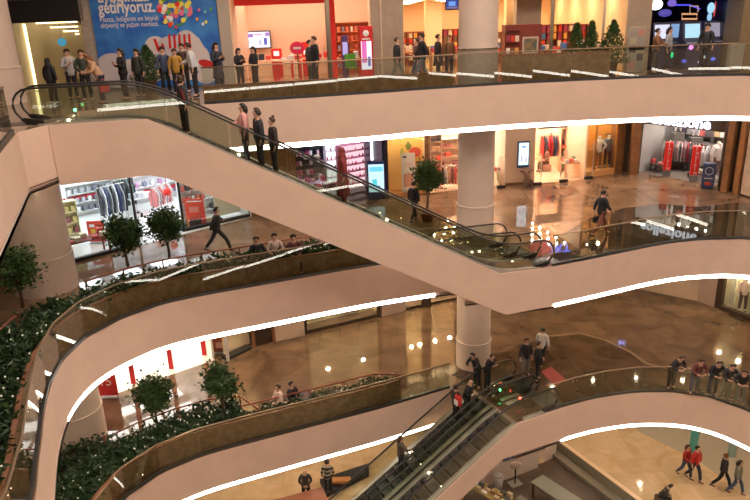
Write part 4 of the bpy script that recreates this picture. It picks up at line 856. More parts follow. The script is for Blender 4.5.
bc = [(.75,.03,.02),(.85,.35,.02),(.1,.35,.06),(.03,.1,.5),(.85,.75,.1),(.8,.8,.8),(.75,.15,.3),(.15,.45,.5)]
rb_ = random.Random(5)
for i in range(72):
    an = rb_.uniform(0,2*PI); r = math.sqrt(rb_.random()); x = 174+17*r*math.cos(an); y = 9+15*r*math.sin(an)
    patch(oval(x,y,2.5,2.8,9),cmat(bc[i%8]),'printed_balloon',.085+.0004*i)
for i,(x,y) in enumerate(((176,27),(178,30),(199,10),(197,19),(206,22),(205,12),(211,9),(203,24),(170,26))): patch(oval(x,y,1.4,1.8,8),cmat(bc[(i*3)%8]),'printed_balloon',.12)
tw = mat('poster_text',(.80,.72,.72),.6)
def ptext(s_,x0,y0,x1,bold=0,sz=.4,e=.075):
    p = on(x0,y0,(A3[0],A3[1]-e),(B3[0],B3[1]-e)); q = on(x1,y0,(A3[0],A3[1]-e),(B3[0],B3[1]-e)); q.z = p.z
    words('printed_text',s_,sz,tw,pt,p,(q-p),(0,0,1),.003,fit=(q-p).length,bold=bold)
ptext('ayağınıza',98,2.5,149,.012,.62); ptext('getiriyoruz.',99,13.5,156,.012,.62); ptext('Piazza, bölgenin en büyük',100,22,159,0,.26); ptext('alışveriş ve yaşam merkezi.',101,28,159,0,.26)
wallseg(g3(221),g3(232),Z3,Z3+4.28,mat('pier_greybeige',(.45,.38,.32),.5),.4,name='wall_pier',front=.12)
# phone shop
a_,b_ = g3(232),g3(372); peach = mat('phone_wall',(.86,.64,.45),.6); rp = atan(A3,B3)
shopbox(Z3,a_,b_,4.2,3.6,peach,peach,'the phone shop',mat('phone_floor',(.62,.42,.28),.15),(4,2),('panel_phone',(1,.84,.66),15),top=4.25,size=(.8,.4))
mb = MB(); p0,p1 = dd3(232,1.0,5),dd3(334,1.0,5); zz = on(290,4,(A3[0],A3[1]+1),(B3[0],B3[1]+1)).z; seg(mb,p0,p1,zz,zz+.5,.25)
p2 = dd3(331,1.0,30); mb.box((p2.x,p2.y+.12,Z3+(zz-Z3)/2+.01),(.36,.25,zz-Z3-.02),rp); single('portal_frame',mb,cmat((.80,.03,.02)),'big red portal frame of the phone shop','frame')
for i,x in enumerate((240,279,311)):
    p = dd3(x,1.6,3); pz = on(x,2,(A3[0],A3[1]+1.6),(B3[0],B3[1]+1.6)).z+.1; mb = MB(); mb.box((p.x,p.y,pz),(.55,.12,.08),rp+.2); mb.cyl((p.x,p.y,pz+.04),.01,Z3+3.6-pz-.045,6); single('track_light',mb,glow('track_glow',(1,.9,.8),4),'slim track light over the phone shop, '+['left','middle','right'][i]+' of three','light')
a4 = (A3[0],A3[1]+4.05); b4 = (B3[0],B3[1]+4.05)
def tv(px0,py0,px1,py1,a_,b_,label,cells,base_m):
    p = on(px0,(py0+py1)/2,a_,b_); q = on(px1,(py0+py1)/2,a_,b_); zt = on((px0+px1)/2,py0,a_,b_).z; zb = on((px0+px1)/2,py1,a_,b_).z; w = (q-p).length; h = zt-zb
    t = thing('television',label,'television',((p.x+q.x)/2,(p.y+q.y)/2-.06,zb),rp); MB().bevbox((0,0,h/2),(w,.08,h),.015).build('housing',BLACK,t); sp = MB().box((0,-.046,h/2),(w-.08,.008,h-.08)).build('screen',base_m,t)
    for (x,z_,ww,hh,m_) in cells: MB().box((x*w,-.053,z_*h),(ww*w,.004,hh*h)).build('screen_picture',m_,sp)
    return t
gv = glow('tv_violet',(.45,.2,.6),1); gb = glow('tv_blue',(.1,.12,.5),1)
tv(244.5,31,271,48.5,a4,b4,'wall television with a bright white and violet picture in the phone shop',((-.3,.75,.3,.2,gv),(.05,.8,.3,.12,glow('tv_pink',(.8,.5,.7),1)),(.3,.4,.12,.4,gb),(-.38,.4,.12,.2,gb),(.1,.35,.1,.3,glow('tv_grey',(.6,.6,.75),1)),(.38,.8,.15,.2,gv)),glow('tv_white',(.95,.93,1),1.2))
phc = [(.85,.1,.08),(.05,.05,.06),(.85,.8,.8),(.6,.03,.03)]
for i,(x0,dd) in enumerate(((264,1.9),(286,1.3),(303,2.4),(345,1.3),(322,2.0))):
    table(dd3(x0,dd),rp,1.15,.55,.82,cmat((.70,.03,.02)),'red legged phone display table, '+['leftmost','second from left','middle','rightmost','second from right'][i]+' of five',phc,'small phone display on the '+['leftmost','second','middle','rightmost','fourth'][i]+' red table','phone_display',(4,1),topm=cmat((.85,.62,.45)))
p = dd3(297,.9); t = thing('round_counter_sign','round red sign on a post between the phone tables','sign',(p.x,p.y,Z3+.01),rp); MB().cyl((0,0,0),.03,1.1,8).build('post',steel,t); MB().ball((0,0,1.28),.3,18,(1,.12,.85)).build('disc',cmat((.85,.03,.1)),t,True); MB().box((0,-.045,1.28),(.3,.02,.08)).build('print',WHITE,t)
for x,l in ((276,'left'),(306,'right')):
    p = dd3(x,3.4); t = thing('phone_shelf_stand','tall red stand with lit panel at the '+l+' of the phone shop back','stand',(p.x,p.y,Z3+.01),rp); MB().bevbox((0,0,.6 if l=='left' else .72),(.45 if l=='left' else .38,.25,1.2 if l=='left' else 1.44),.03).build('housing',cmat((.75,.03,.02)),t); MB().box((0,-.13,1.0),(.24,.01,.2)).build('panel',glow('lit_white2',(1,.8,.7),1.2),t)
shelf(dd3(350,3.6),rp,1.9,2.2,5,[(.8,.2,.1),(.85,.75,.6),(.6,.1,.05),(.2,.2,.25)],cmat((.75,.25,.12)),'red phone accessory shelving behind the red totem','accessory pack on the red shelving',pw=.12,ph=.2,n=10)
p = dd3(345,.9); t = thing('freestanding_display','slim violet display column before the accessory shelving','stand',(p.x,p.y,Z3+.01),rp); MB().bevbox((0,0,.85),(.28,.3,1.7),.03).build('housing',cmat((.12,.06,.2)),t); MB().box((0,-.155,1.2),(.2,.01,.5)).build('panel',glow('lit_lilac',(.5,.4,.75),1),t)
p = dd3(351,.5); t = thing('chair','bright green chair in front of the accessory shelving','chair',(p.x,p.y,Z3+.01),rp+.3); gm = cmat((.10,.38,.04))
MB().bevbox((0,0,.46),(.45,.45,.05),.02).build('seat',gm,t); MB().bevbox((0,.2,.75),(.45,.05,.5),.02).build('backrest',gm,t)
for sx in (-1,1):
    for sy in (-1,1): MB().tube([(sx*.18,sy*.18,.44),(sx*.22,sy*.22,0)],.015,6).build('leg',steel,t)
p = g3(366)+Vector((0,-.5,0)); t = totem(p,rp,.52,2.05,cmat((.62,.02,.02)),'slim red totem with a round emblem and pink and white screen',glow('totem_white',(.9,.85,.95),1.1),((-.08,1.1,.18,.8,glow('totem_magenta',(.8,.15,.45),1)),(.1,.75,.1,.35,gb)),base=.45,top=.55)
MB().ball((0,-.085,1.78),.12,14,(1,.15,1)).build('emblem',WHITE,t,True); MB().box((0,-.085,1.58),(.3,.012,.05)).build('print',OFFW,t)
p = g3(330,35); mb = MB(); mb.cyl((p.x,p.y-1.1,Z3),.09,4.28,14); single('round_post',mb,cmat((.28,.22,.16)),'slim grey brown round post in front of the phone shop','post',smooth=True)
# broad pier
a_,b_ = g3(372),g3(403); wallseg(a_,b_,Z3,Z3+4.28,mat('pier_stone',(.38,.29,.22),.5,noise=.1),1.2,name='wall_pier',front=.25)
p = a_.lerp(b_,.30); mb = MB(); mb.box((p.x,p.y-.29,Z3+2.1),(.06,.03,4.2),rp); struct('trim_2',mb,beigewall); 
# bookshop
a_,b_ = g3(403),g3(626); bookw = mat('bookshop_wall',(.90,.62,.34),.6)
shopbox(Z3,a_,b_,11,3.0,bookw,CREAM,'the bookshop',mat('book_floor',(.55,.36,.2),.15),(6,4),('panel_book',(1,.82,.55),15),top=4.25,size=(.7,.7))
bk = [(.75,.06,.04),(.8,.65,.5),(.1,.2,.45),(.85,.8,.75),(.25,.12,.06),(.8,.4,.08),(.4,.05,.1)]
for i,(px,w_,dd,h_,l) in enumerate(((412,2.1,9.0,1.6,'leftmost book shelving at the back of the bookshop'),(430,2.2,7.6,1.6,'second book shelving from the left of the bookshop'),(450,2.2,7.0,1.7,'book shelving just left of the round mauve column'),(498,1.8,6.5,1.5,'book shelving just right of the round mauve column'),(553,2.2,3.6,1.8,'red and orange book shelving behind the slim grey post'),(578,2.4,5.0,1.75,'book shelving behind the two left cone shrubs'),(598,1.8,4.4,1.75,'book shelving between the cone shrubs'),(615,1.5,3.2,1.9,'rightmost book shelving beside the poster rack'))):
    shelf(dd3(px,dd),rp,w_,h_,5,bk,cmat((.35,.08,.04)),l,'book or magazine on the '+l,'book',pw=.16,ph=.24,n=int(w_/.24),per=.92)
for i,(px,dd,l) in enumerate(((415,3.6,'book table at the left of the bookshop entrance'),(440,3.0,'book table behind the walkers left of the column'),(555,1.6,'low lit book table behind the slim grey post'),(590,2.0,'low book table behind the cone shrubs'))):
    table(dd3(px,dd),rp,1.5,.8,.85,cmat((.45,.18,.07)),l,bk,'book pile on the '+l,'book_pile',(5,2))
mb = MB(); p = dd3(433,6.0,25); mb.box((p.x,p.y,Z3+1.49),(.75,.75,2.98),rp); struct('wall_pier',mb,mat('cream_pier',(.92,.72,.45),.6))
mb = MB(); p = dd3(511,2.0,15); mb.box((p.x,p.y,Z3+1.49),(.5,.5,2.98),rp); struct('wall_pier',mb,MATS['bookshop_wall'])
mb = MB(); p = dd3(527,1.2,15); mb.box((p.x,p.y,Z3+2.1),(1.0,.6,4.2),rp); struct('wall_pier',mb,MATS['pier_stone'])
tv(445,-8,458.5,10,(A3[0],A3[1]+.3),(B3[0],B3[1]+.3),'small hanging screen with a deep blue picture left of the column',((0,.35,.5,.25,glow('tv_skyblue',(.15,.35,.8),1)),(0,.12,.8,.1,glow('tv_dim',(.2,.15,.3),1))),glow('tv_deep',(.03,.05,.3),1))
# book kiosk
p = dd3(520.5,.15,45); t = thing('book_kiosk','dark red wooden book stand with a framed picture on its side, right of the column','stand',(p.x,p.y-.3,Z3+.01),rp); kr = cmat((.22,.045,.03),.4)
MB().bevbox((.28,.2,.95),(.86,.7,1.9),.02).build('cabinet',kr,t); MB().box((-.43,.2,.95),(.56,.66,1.88)).build('shelf_body',kr,t)
for k in range(4): MB().box((-.43,-.20,.35+.45*k),(.56,.14,.03)).build('shelf',kr,t)
MB().box((.28,-.16,1.12),(.62,.02,.62)).build('picture_frame',cmat((.6,.5,.42)),t); MB().box((.28,-.175,1.12),(.5,.012,.5)).build('picture',mat('picture_art',(.10,.12,.12),.5,col2=(.3,.2,.08),scale=5),t)
for k in range(3):
    for j in range(3): goods('magazine',(.15,.03,.22),bk[(k*3+j)%7],tuple(wm(t)@Vector((-.6+.17*j,-.22,.37+.45*k))),rp,'magazine standing on the dark red book stand','magazines on the dark red book stand')
p = g3(546,25); mb = MB(); mb.cyl((p.x,p.y-.9,Z3),.075,4.28,14); single('round_post',mb,cmat((.25,.20,.13)),'slim grey brown round post in front of the bookshop','post',smooth=True)
p = g3(601,25); mb = MB(); mb.cyl((p.x,p.y-.3,Z3),.05,4.28,14); single('round_post',mb,cmat((.55,.45,.35)),'thin pale post between the cone shrubs','post',smooth=True)
# cone shrubs
for i,(px,w_,h_,l) in enumerate(((575,.50,1.45,'dark green cone shrub, the leftmost before the bookshop'),(590,.45,1.5,'dark green cone shrub between the leftmost shrub and the thin post'),(611,.66,1.5,'broad dark green cone shrub beside the poster rack'),(147,.75,1.2,'bushy green plant among the people before the blue poster'))):
    p = on(px,60,(A3[0],A3[1]-1.2),(B3[0],B3[1]-1.2)); t = thing('potted_shrub',l,'plant',(p.x,p.y,Z3+.01)); MB().lathe((0,0,0),[(.2,0),(.27,.42),(.28,.45),(.22,.43)],14).build('pot',cmat((.12,.07,.05)),t,True)
    mb = MB(); rnd = random.Random(px)
    for _ in range(2200):
        u = rnd.random()**1.25; r = w_*1.05*(1-u)**.8*math.sqrt(rnd.random()); an = rnd.uniform(0,2*PI); mb.leaf((r*math.cos(an),r*math.sin(an),.42+u*h_),.11,rnd,.4)
    mb.build('foliage',leafm,t)
# poster rack and pier
wallseg(g3(625),g3(648),Z3,Z3+4.28,MATS['pier_stone'],1.0,name='wall_pier',front=.15)
p = on(634,70,(A3[0],A3[1]-.9),(B3[0],B3[1]-.9)); zt = on(634,27,(A3[0],A3[1]-.9),(B3[0],B3[1]-.9)).z; t = thing('poster_rack','tall pale rack of small posters in front of the stone pier','stand',(p.x,p.y,Z3+.01),rp); hh = zt-Z3
MB().bevbox((0,0,hh/2),(.66,.1,hh),.015).build('panel',cmat((.38,.33,.26)),t)
for k in range(5):
    for j in range(2): MB().box((-.15+.3*j,-.055,.25+k*(hh-.4)/4.2),(.24,.01,.26)).build('sheet',cmat([(.5,.25,.2),(.3,.3,.28),(.1,.09,.09),(.45,.4,.3),(.35,.3,.28)][(k+j)%5]),t)
MB().box((0,-.062,hh*.52),(.6,.008,.1)).build('header',BLACK,t)
# arcade
a_,b_ = g3(648),g3(738); ab = mat('arcade_black',(.012,.010,.03),.35)
shopbox(Z3,a_,b_,6.5,3.9,ab,ab,'the game arcade',mat('arcade_floor',(.03,.02,.03),.15),(2,1),('panel_arcade',(.25,.25,1),7),top=4.25,size=(.4,.4))
def neon(pts,c,label,dd,r=.03,s_=4,closed=False,name='neon_tube'):
    q = [on(x,y,(A3[0],A3[1]+dd),(B3[0],B3[1]+dd)) for x,y in pts]; mb = MB(); mb.tube(q,r,8,closed=closed); return single(name,mb,glow('neon_%d_%d_%d'%tuple(int(v*99) for v in c),c,s_),label,'light')
neon([(667,24),(690,24),(712,23)],(.10,.12,1),'long blue neon line across the arcade',2.0,.05,2.2)
neon([(700,9),(690,5),(672,5)],(.08,.08,.8),'upper dim blue neon line in the arcade',3.0,.03,1.2)
def blob(cx,cy,rx,ry,c,label,dd,s_=1.5,name='neon_sign',cat='light'):
    p = on(cx,cy,(A3[0],A3[1]+dd),(B3[0],B3[1]+dd)); k = (p-Vector((0,0,CZ))).length/CF; mb = MB(); mb.ball(p,1,14,(rx*k,.08,ry*k)); mb.v = mb.v; return single(name,mb,glow('bl_%d_%d_%d_%d'%(*[int(v*99) for v in c],int(s_*9)),c,s_),label,cat,smooth=True)
blob(656,4.5,6,4.5,(1,.96,.85),'oval white glowing lamp at the top left of the arcade',.9,5)
blob(720,9,5.5,11,(.75,.10,.06),'tall red glowing inflated figure hanging in the arcade',2.0,.9)
blob(711,8,3.2,4.5,(.35,.65,.9),'pale blue glowing ball over the white stalk',1.6,1.1); blob(709.5,17,2,3.5,(.35,.65,.9),'small pale blue glowing drop under the blue ball',1.6,.9)
blob(665,13,6,3.2,(.10,.08,.45),'violet blue saucer shaped lamp at the arcade left',2.2,.8); blob(672,3,4,3,(.25,.15,.7),'violet star lamp near the arcade top',2.2,.8)
blob(741,6,4,4,(.8,.05,.03),'red glowing lamp at the arcade top right',1.5,1.3); blob(733,24,5,2,(.4,.10,.02),'dim orange lamp at the right of the arcade',2.5,.5)
blob(649,2,2,2.2,(.03,.5,.55),'teal lamp left of the white oval lamp',1.2,1.2); blob(650,10,2,2,(.05,.45,.4),'green blue lamp below the white oval lamp',1.2,1.0)
blob(721,32,3.5,8,(.03,.10,.85),'upright blue glowing tube in the arcade',1.6,1.2); blob(728,38,4,3,(.04,.03,.3),'dim violet glow lamp at the right of the arcade',3,.6)
blob(654,36,1.2,3.2,(.25,.9,.2),'short green light bar at the left of the arcade',1.5,1.6); blob(672,55,1,2.5,(.0,.7,.25),'short green light low in the arcade',-1.0,1.4); blob(691,47.5,2.2,2,(.9,.3,.9),'magenta lamp at the foot of a game machine',.5,1.6)
blob(663,28,4,2.0,(.6,.65,.9),'white oval lamp over the left game machine',1.5,1.4)
for (x,y,c,l) in ((684,61,(.10,.12,.9),'small blue light low in the arcade, left of three'),(700,62,(.5,.55,1),'small pale blue light low in the arcade, middle of three'),(713,59,(.15,.2,1),'small blue light low in the arcade, right of three'),(706,57,(.6,.6,.7),'small white light above the low blue lights'),(682,35,(.2,.15,.6),'dim violet lamp behind the central game machine'),(700,28,(.1,.2,.5),'dim blue lamp over the central game machine')): blob(x,y,2.0,1.5,c,l,-.2 if y > 50 else 1.8,1.1)
zq = [(682,19),(697,19),(697,14),(682,14)]
neon(zq,(.75,.35,.15),'orange ticket car shaped neon outline over the arcade',1.2,.035,1.0,True); neon([(690,14),(690,6),(698,6),(698,12)],(.6,.35,.25),'thin upright frame above the orange neon outline',1.2,.025,.8)
def machine(px,dd,label,c,h_=1.75,w_=.75):
    p = dd3(px,dd); t = thing('game_machine',label,'machine',(p.x,p.y,Z3+.01),rp)
    MB().sweep([(-.4,0),(.4,0),(.4,h_),(.1,h_),(-.05,h_*.62),(-.4,h_*.5)],lambda s_,l,z: Vector((l,s_,z)),-w_/2,w_/2).build('cabinet',cmat((.05,.05,.09)),t)
    MB().add([(-w_*.4,-.075,h_*.64),(w_*.4,-.075,h_*.64),(w_*.4,.055,h_*.95),(-w_*.4,.055,h_*.95),(-w_*.4,-.03,h_*.64),(w_*.4,-.03,h_*.64),(w_*.4,.09,h_*.95),(-w_*.4,.09,h_*.95)],[(0,1,2,3),(4,7,6,5),(0,4,5,1),(1,5,6,2),(2,6,7,3),(3,7,4,0)]).build('screen',glow('gm_%s'%label[:9],c,1.0),t)
    MB().bevbox((0,-.3,h_*.53),(w_*.9,.25,.05),.02).build('control_panel',cmat((.3,.3,.4)),t)
machine(661,1.2,'white lit game machine at the arcade left',(.75,.75,.95)); machine(671,1.8,'bluish game machine second from the arcade left',(.2,.35,.6)); machine(691,.9,'pale blue lit game machine at the arcade centre',(.45,.75,.9)); machine(711,1.4,'grey game machine beside the blue tube',(.3,.28,.35)); machine(730,1.2,'dark game machine at the right end of the arcade',(.05,.05,.2)); machine(681,3.2,'dim game machine deep in the arcade',(.2,.1,.12))
wallseg(g3(736),g3(775),Z3,Z3+4.28,mat('pier_olive',(.26,.19,.11),.5,noise=.1),1.0,name='wall_pier',front=.25)
wallseg(g3(775),(19.5,24),Z3,Z3+4.28,beigewall); wallseg((-18,24),g3(14),Z3,Z3+4.28,beigewall)
p = at(733,71,Z3); mb = MB(); mb.bevbox((p.x,p.y,Z3+.5),(.5,.3,.98),.03); single('waste_bin',mb,cmat((.35,.32,.28)),'pale upright bin at the right end of the arcade front','bin')

# ================= ground floor
pr = [at(555,448,0),at(634,508,0)]; d,n,L = back(*pr); dkf = [at(440,500,0).xy,at(480,486,0).xy,at(545,462,0).xy,at(556,455,0).xy,at(640,520,0).xy,(8,17),(0,17)]
t = MB(); t.prism([tuple(q) for q in dkf],.001,.006); struct('floor',t,fl0d)
dv = (Vector(pr[1][:2])-Vector(pr[0][:2])).normalized(); nn = Vector((dv.y,-dv.x)); nn = nn if nn.x < 0 else -nn
def strip_(off0,off1,z0,z1,m_,label,name,ext=3.0):
    p = Vector(pr[0][:2]); q = Vector(pr[1][:2])+dv*ext; mb = MB(); mb.prism([tuple(p+nn*off0),tuple(q+nn*off0),tuple(q+nn*off1),tuple(p+nn*off1)],z0,z1); return single(name,mb,m_,label,'wall')
strip_(0,.14,.008,.62,cmat((.30,.27,.20),.5),'grey green parapet with a pale cap along the cream floor','low_parapet'); strip_(-.03,.17,.625,.665,cmat((.75,.55,.36),.35),'pale golden cap on the grey green parapet','parapet_cap'); strip_(.18,.62,.008,.2,cmat((.22,.19,.14),.4),'wide grey green ledge at the parapet foot','ledge'); strip_(-.35,-.05,.008,.2,cmat((.12,.06,.035),.4),'dark brown kerb on the cream floor side of the parapet','kerb')
wz = MB(); seg(wz,at(478,490,0),at(538,468,0),0,4.05,.3); struct('wall_under_gallery',wz,mat('pale_wall',(.66,.54,.46),.7))
wz = MB(); seg(wz,at(545,462,0),at(556,456,0),0,4.05,.8); struct('wall_pier',wz,MATS['pale_wall'])
wa,wb = at(478,490,0),at(538,468,0)
for i,px in enumerate((506.5,514.5)):
    p = on(px,459-3*i,(wa.x,wa.y-.03),(wb.x,wb.y-.03)); mb = MB(); mb.box(p,(.34,.02,.2),atan(wa,wb)); single('wall_sign',mb,cmat((.12,.14,.30)),['left','right'][i]+' small blue grey sign on the pale wall under the gallery','sign')
p = at(515,484,0); t = thing('sign_stand','small sign stand with a round pale head and square base','stand',(p.x,p.y,.008)); MB().box((0,0,.02),(.55,.45,.04),.4).build('base',cmat((.3,.28,.24)),t); MB().cyl((0,0,.04),.03,.8,8).build('post',BLACK,t); MB().ball((0,0,.98),.27,14,(1,.3,.7)).build('head',cmat((.62,.5,.42)),t,True)
p = at(498,488,0); t = thing('waste_bin','round white waste bin against the pale wall','bin',(p.x,p.y,.008)); MB().lathe((0,0,0),[(.18,0),(.22,.6),(.2,.62)],18).build('body',cmat((.6,.56,.52)),t,True); MB().lathe((0,0,.62),[(.21,0),(.18,.08),(.05,.12)],18).build('lid',cmat((.5,.47,.44)),t,True)
p = at(556,506,0); t = thing('long_table','long grey green table on the dark floor','table',(p.x,p.y,.008),-.95); MB().bevbox((0,0,.72),(2.2,.8,.06),.02).build('tabletop',cmat((.25,.25,.20),.4),t)
for sx in (-1,1):
    for sy in (-1,1): MB().box((sx*.98,sy*.33,.345),(.07,.07,.69)).build('leg',DBROWN,t)
t = thing('bench','low bench beside the long grey green table','bench',(p.x-.95,p.y-.75,.008),-.95); MB().bevbox((0,0,.42),(2.2,.35,.05),.02).build('seat',cmat((.22,.2,.17)),t)
for sx in (-1,1): MB().box((sx*.95,0,.2),(.06,.3,.4)).build('leg',DBROWN,t)
p = at(487,508,0); table((p.x,p.y,0),-.8,2.2,.7,.9,cmat((.35,.26,.08)),'cluttered golden edged stall table under the escalator',[(.7,.65,.6),(.3,.2,.1),(.55,.45,.3),(.1,.1,.1)],'small ware on the stall table under the escalator','stall_ware',(7,3))
# info desk near the striped man
p = at(302,497,0); t = thing('information_desk','low red brown counter in front of the man in a suit','counter',(p.x+.1,p.y-1.6,.008),.35); MB().bevbox((0,0,.5),(2.2,1.0,1.0),.03).build('body',cmat((.20,.06,.03),.35),t); MB().bevbox((0,0,1.03),(2.3,1.1,.05),.02).build('top',cmat((.30,.10,.05),.3),t)
mb = MB(); q = [at(320,483,0).xy,at(369,467,0).xy,at(369,477,0).xy,at(326,498,0).xy]; mb.prism([tuple(v) for v in q],.008,.22); single('black_plinth',mb,BLACK,'long black plinth on the cream floor beside the escalator','plinth')
p = at(341,486,0); mb = MB(); mb.bevbox((p.x,p.y,.3),(.9,.4,.16),.04); single('wooden_tray',mb,cmat((.45,.2,.06)),'small orange brown tray on the black plinth','tray')
for i,(px,py,c,l) in enumerate(((692,455,(.10,.42,.38),'small teal pillar sign behind the couple in red'),(731,457,(.30,.42,.40),'grey green pillar sign behind the man in black'))):
    p = at(px,py,0); t = thing('pillar_sign',l,'sign',(p.x,p.y,.008)); MB().bevbox((0,0,.65),(.36,.14,1.3),.03).build('panel',cmat(c),t); MB().tube([(.16*math.cos(k*PI/6),0,1.48+.16*math.sin(k*PI/6)) for k in range(12)],.02,6,closed=True).build('emblem',cmat((.7,.3,.25)),t)
mb = MB(); p = at(660,428,0); q = [at(628,424,0).xy,at(640,432,0).xy,at(700,462,0).xy,at(755,500,0).xy,at(770,440,0).xy,at(690,415,0).xy]; t = MB(); t.prism([tuple(v) for v in q],.001,.006); struct('floor',t,mat('grey_beige_tiles',(.45,.39,.30),.12))
# red mats on the galleries
for pts,z,l in (([(541,372),(551,367),(566,380),(556,387)],Z1,'red mat on the lower gallery floor by the stairhead'),([(527,246),(545,240),(552,251),(536,258)],Z2,'faded red mat on the middle gallery floor behind the escalator loops')):
    q = [at(*v,z) for v in pts]; mb = MB(); mb.prism([(v.x,v.y) for v in q],z+.012,z+.02); single('floor_mat',mb,cmat((.30,.05,.04)),l,'mat')
# ------------------------------------------------------------ people
SK1 = mat('skin_light',(.62,.36,.25),.55); SK2 = mat('skin_tan',(.48,.27,.18),.55)
EYE = mat('eye_dark',(.02,.015,.012),.3); DOLL = mat('mannequin_white',(.82,.76,.70),.4)
HB = mat('hair_black',(.018,.012,.010),.5); HBR = mat('hair_brown',(.07,.035,.018),.5); HG = mat('hair_grey',(.45,.42,.40),.6); HO = mat('hair_auburn',(.22,.08,.03),.5)
def skin(name, V, Ed, m_, parent, extra=None, mats=None):
    me = bpy.data.meshes.new(name); me.from_pydata([v[0] for v in V], Ed, [])
    o = bpy.data.objects.new(name, me); TMP.collection.objects.link(o)
    s = o.modifiers.new('s','SKIN'); s.use_smooth_shade = True
    for i,v in enumerate(V): me.skin_vertices[0].data[i].radius = (v[1],v[1])
    me.skin_vertices[0].data[0].use_root = True
    u = o.modifiers.new('u','SUBSURF'); u.levels = 1; u.render_levels = 1
    dg = scratch_dg(); e = bpy.data.meshes.new_from_object(o.evaluated_get(dg)); bpy.data.objects.remove(o)
    if extra:
        bm = bmesh.new(); bm.from_mesh(e)
        for (vs,fs) in ((extra.v,extra.f),):
            b = [bm.verts.new(v) for v in vs]
            for f in fs:
                try: bm.faces.new([b[i] for i in f]).smooth = True
                except ValueError: pass
        bm.to_mesh(e); bm.free()
    e.materials.clear(); e.materials.append(m_)
    return link(name, e, parent)
def person(loc, rz, label, top, bottom, pose='stand', arms='down', h=1.72, hair='short', hm=HB, skinm=SK1, lean=0.0, coat=0.0, shoe=(.02,.018,.016), name='person', cat='person', group=None, bag=None, stride=.28, width=1.1, apron=None):
    """local front is -y"""
    t = thing(name, label, cat, tuple(loc), rz, group); k = h/1.75; P_ = {}
    sit = pose == 'sit'; hz = .50 if sit else .93
    def T(x,y,z):        # upper body bends forward about the hip
        z2 = z-hz; return (x*k*width, (y-z2*math.sin(lean))*k, (hz+z2*math.cos(lean))*k)
    up = hz-.93
    V = [(T(0,0,.95+up),.135*k),(T(0,0,1.12+up),.118*k),(T(0,0,1.32+up),.135*k),(T(0,.005,1.45+up),.075*k),(T(0,-.01,1.53+up),.052*k),(T(0,-.025,1.61+up),.088*k),(T(0,-.02,1.69+up),.082*k)]
    Ed = [(i,i+1) for i in range(6)]; tors = 3
    armv = []
    for sx in (-1,1):
        sh = (sx*.165,.005,1.41+up)
        a = arms if isinstance(arms,str) else arms[0 if sx < 0 else 1]
        if a == 'down': el,wr,hn = (sx*.225,.02,1.15+up),(sx*.235,-.03,.91+up),(sx*.235,-.05,.83+up)
        elif a == 'swing_f': el,wr,hn = (sx*.22,-.06,1.16+up),(sx*.21,-.25,1.0+up),(sx*.20,-.32,.96+up)
        elif a == 'swing_b': el,wr,hn = (sx*.22,.13,1.17+up),(sx*.23,.16,.93+up),(sx*.23,.15,.85+up)
        elif a == 'rail': el,wr,hn = (sx*.26,-.18,1.18+up),(sx*.13,-.38,1.10+up),(sx*.06,-.41,1.10+up)
        elif a == 'phone': el,wr,hn = (sx*.24,-.03,1.15+up),(sx*.08,-.24,1.24+up),(sx*.05,-.29,1.29+up)
        elif a == 'folded': el,wr,hn = (sx*.24,-.03,1.16+up),(sx*.04,-.20,1.03+up),(-sx*.02,-.21,1.01+up)
        elif a == 'out': el,wr,hn = (sx*.36,-.05,1.22+up),(sx*.55,-.12,1.12+up),(sx*.62,-.14,1.10+up)
        elif a == 'lap': el,wr,hn = (sx*.23,-.06,1.17+up),(sx*.12,-.28,1.08+up),(sx*.08,-.33,1.07+up)
        elif a == 'hip': el,wr,hn = (sx*.38,.06,1.17+up),(sx*.22,-.02,.99+up),(sx*.17,-.04,.96+up)
        elif a == 'ear': el,wr,hn = (sx*.30,-.10,1.25+up),(sx*.16,-.10,1.50+up),(sx*.12,-.08,1.57+up)
        armv.append([sh,el,wr,hn])
    legs = []
    for sx in (-1,1):
        hp = (sx*.085,0,hz-.03)
        if sit: kn,an = (sx*.11,-.42,.50),(sx*.11,-.42,.08)
        elif pose == 'walk':
            f = -sx*stride; kn,an = (sx*.085,f*.55-.05,.50),(sx*.075,f+(.06 if f > 0 else 0),.09+(.06 if f > 0 else 0))
        elif pose == 'run':
            f = -sx*.42; kn,an = (sx*.085,f*.6-.05,.54),(sx*.075,f*1.05,.10 if f < 0 else .24)
        else: kn,an = (sx*.10,-.015,.50),(sx*.11,.01,.09)
        to = (an[0]+sx*.02,an[1]-.14,.045+(an[2]-.09)*.6)
        legs.append([hp,kn,an,to])
    K = lambda p: (p[0]*k*width,p[1]*k,p[2]*k)
    B = list(V); E_ = list(Ed)
    for a in armv:
        n = len(B); B += [(T(*a[0]),.058*k),(T(*a[1]),.042*k),(T(*a[2]),.030*k),(T(*a[3]),.034*k)]; E_ += [(3,n),(n,n+1),(n+1,n+2),(n+2,n+3)]
    for l in legs:
        n = len(B); B += [(K(l[0]),.095*k),(K(l[1]),.060*k),(K(l[2]),.042*k),(K(l[3]),.034*k)]; E_ += [(0,n),(n,n+1),(n+1,n+2),(n+2,n+3)]
    ex = MB()
    for a in armv:      # five unequal bent fingers on each palm
        w_ = Vector(T(*a[2])); c = Vector(T(*a[3])); d = (c-w_).normalized(); sd = d.cross(Vector((0,1,0)) if abs(d.y) < .8 else Vector((0,0,1))).normalized(); dn = d.cross(sd)
        for i,(o_,L_) in enumerate(((-.027,.062),(-.009,.074),(.009,.070),(.027,.054))): p = c+d*.015*k+sd*o_*k; ex.tube([p,p+d*L_*.55*k,p+d*L_*k*.9+dn*.02*k],[.009*k,.008*k,.006*k],5)
        p = c-sd*.025*k; ex.tube([p-d*.01*k,p-sd*.03*k+d*.02*k,p-sd*.028*k+d*.045*k],[.011*k,.009*k,.007*k],5)
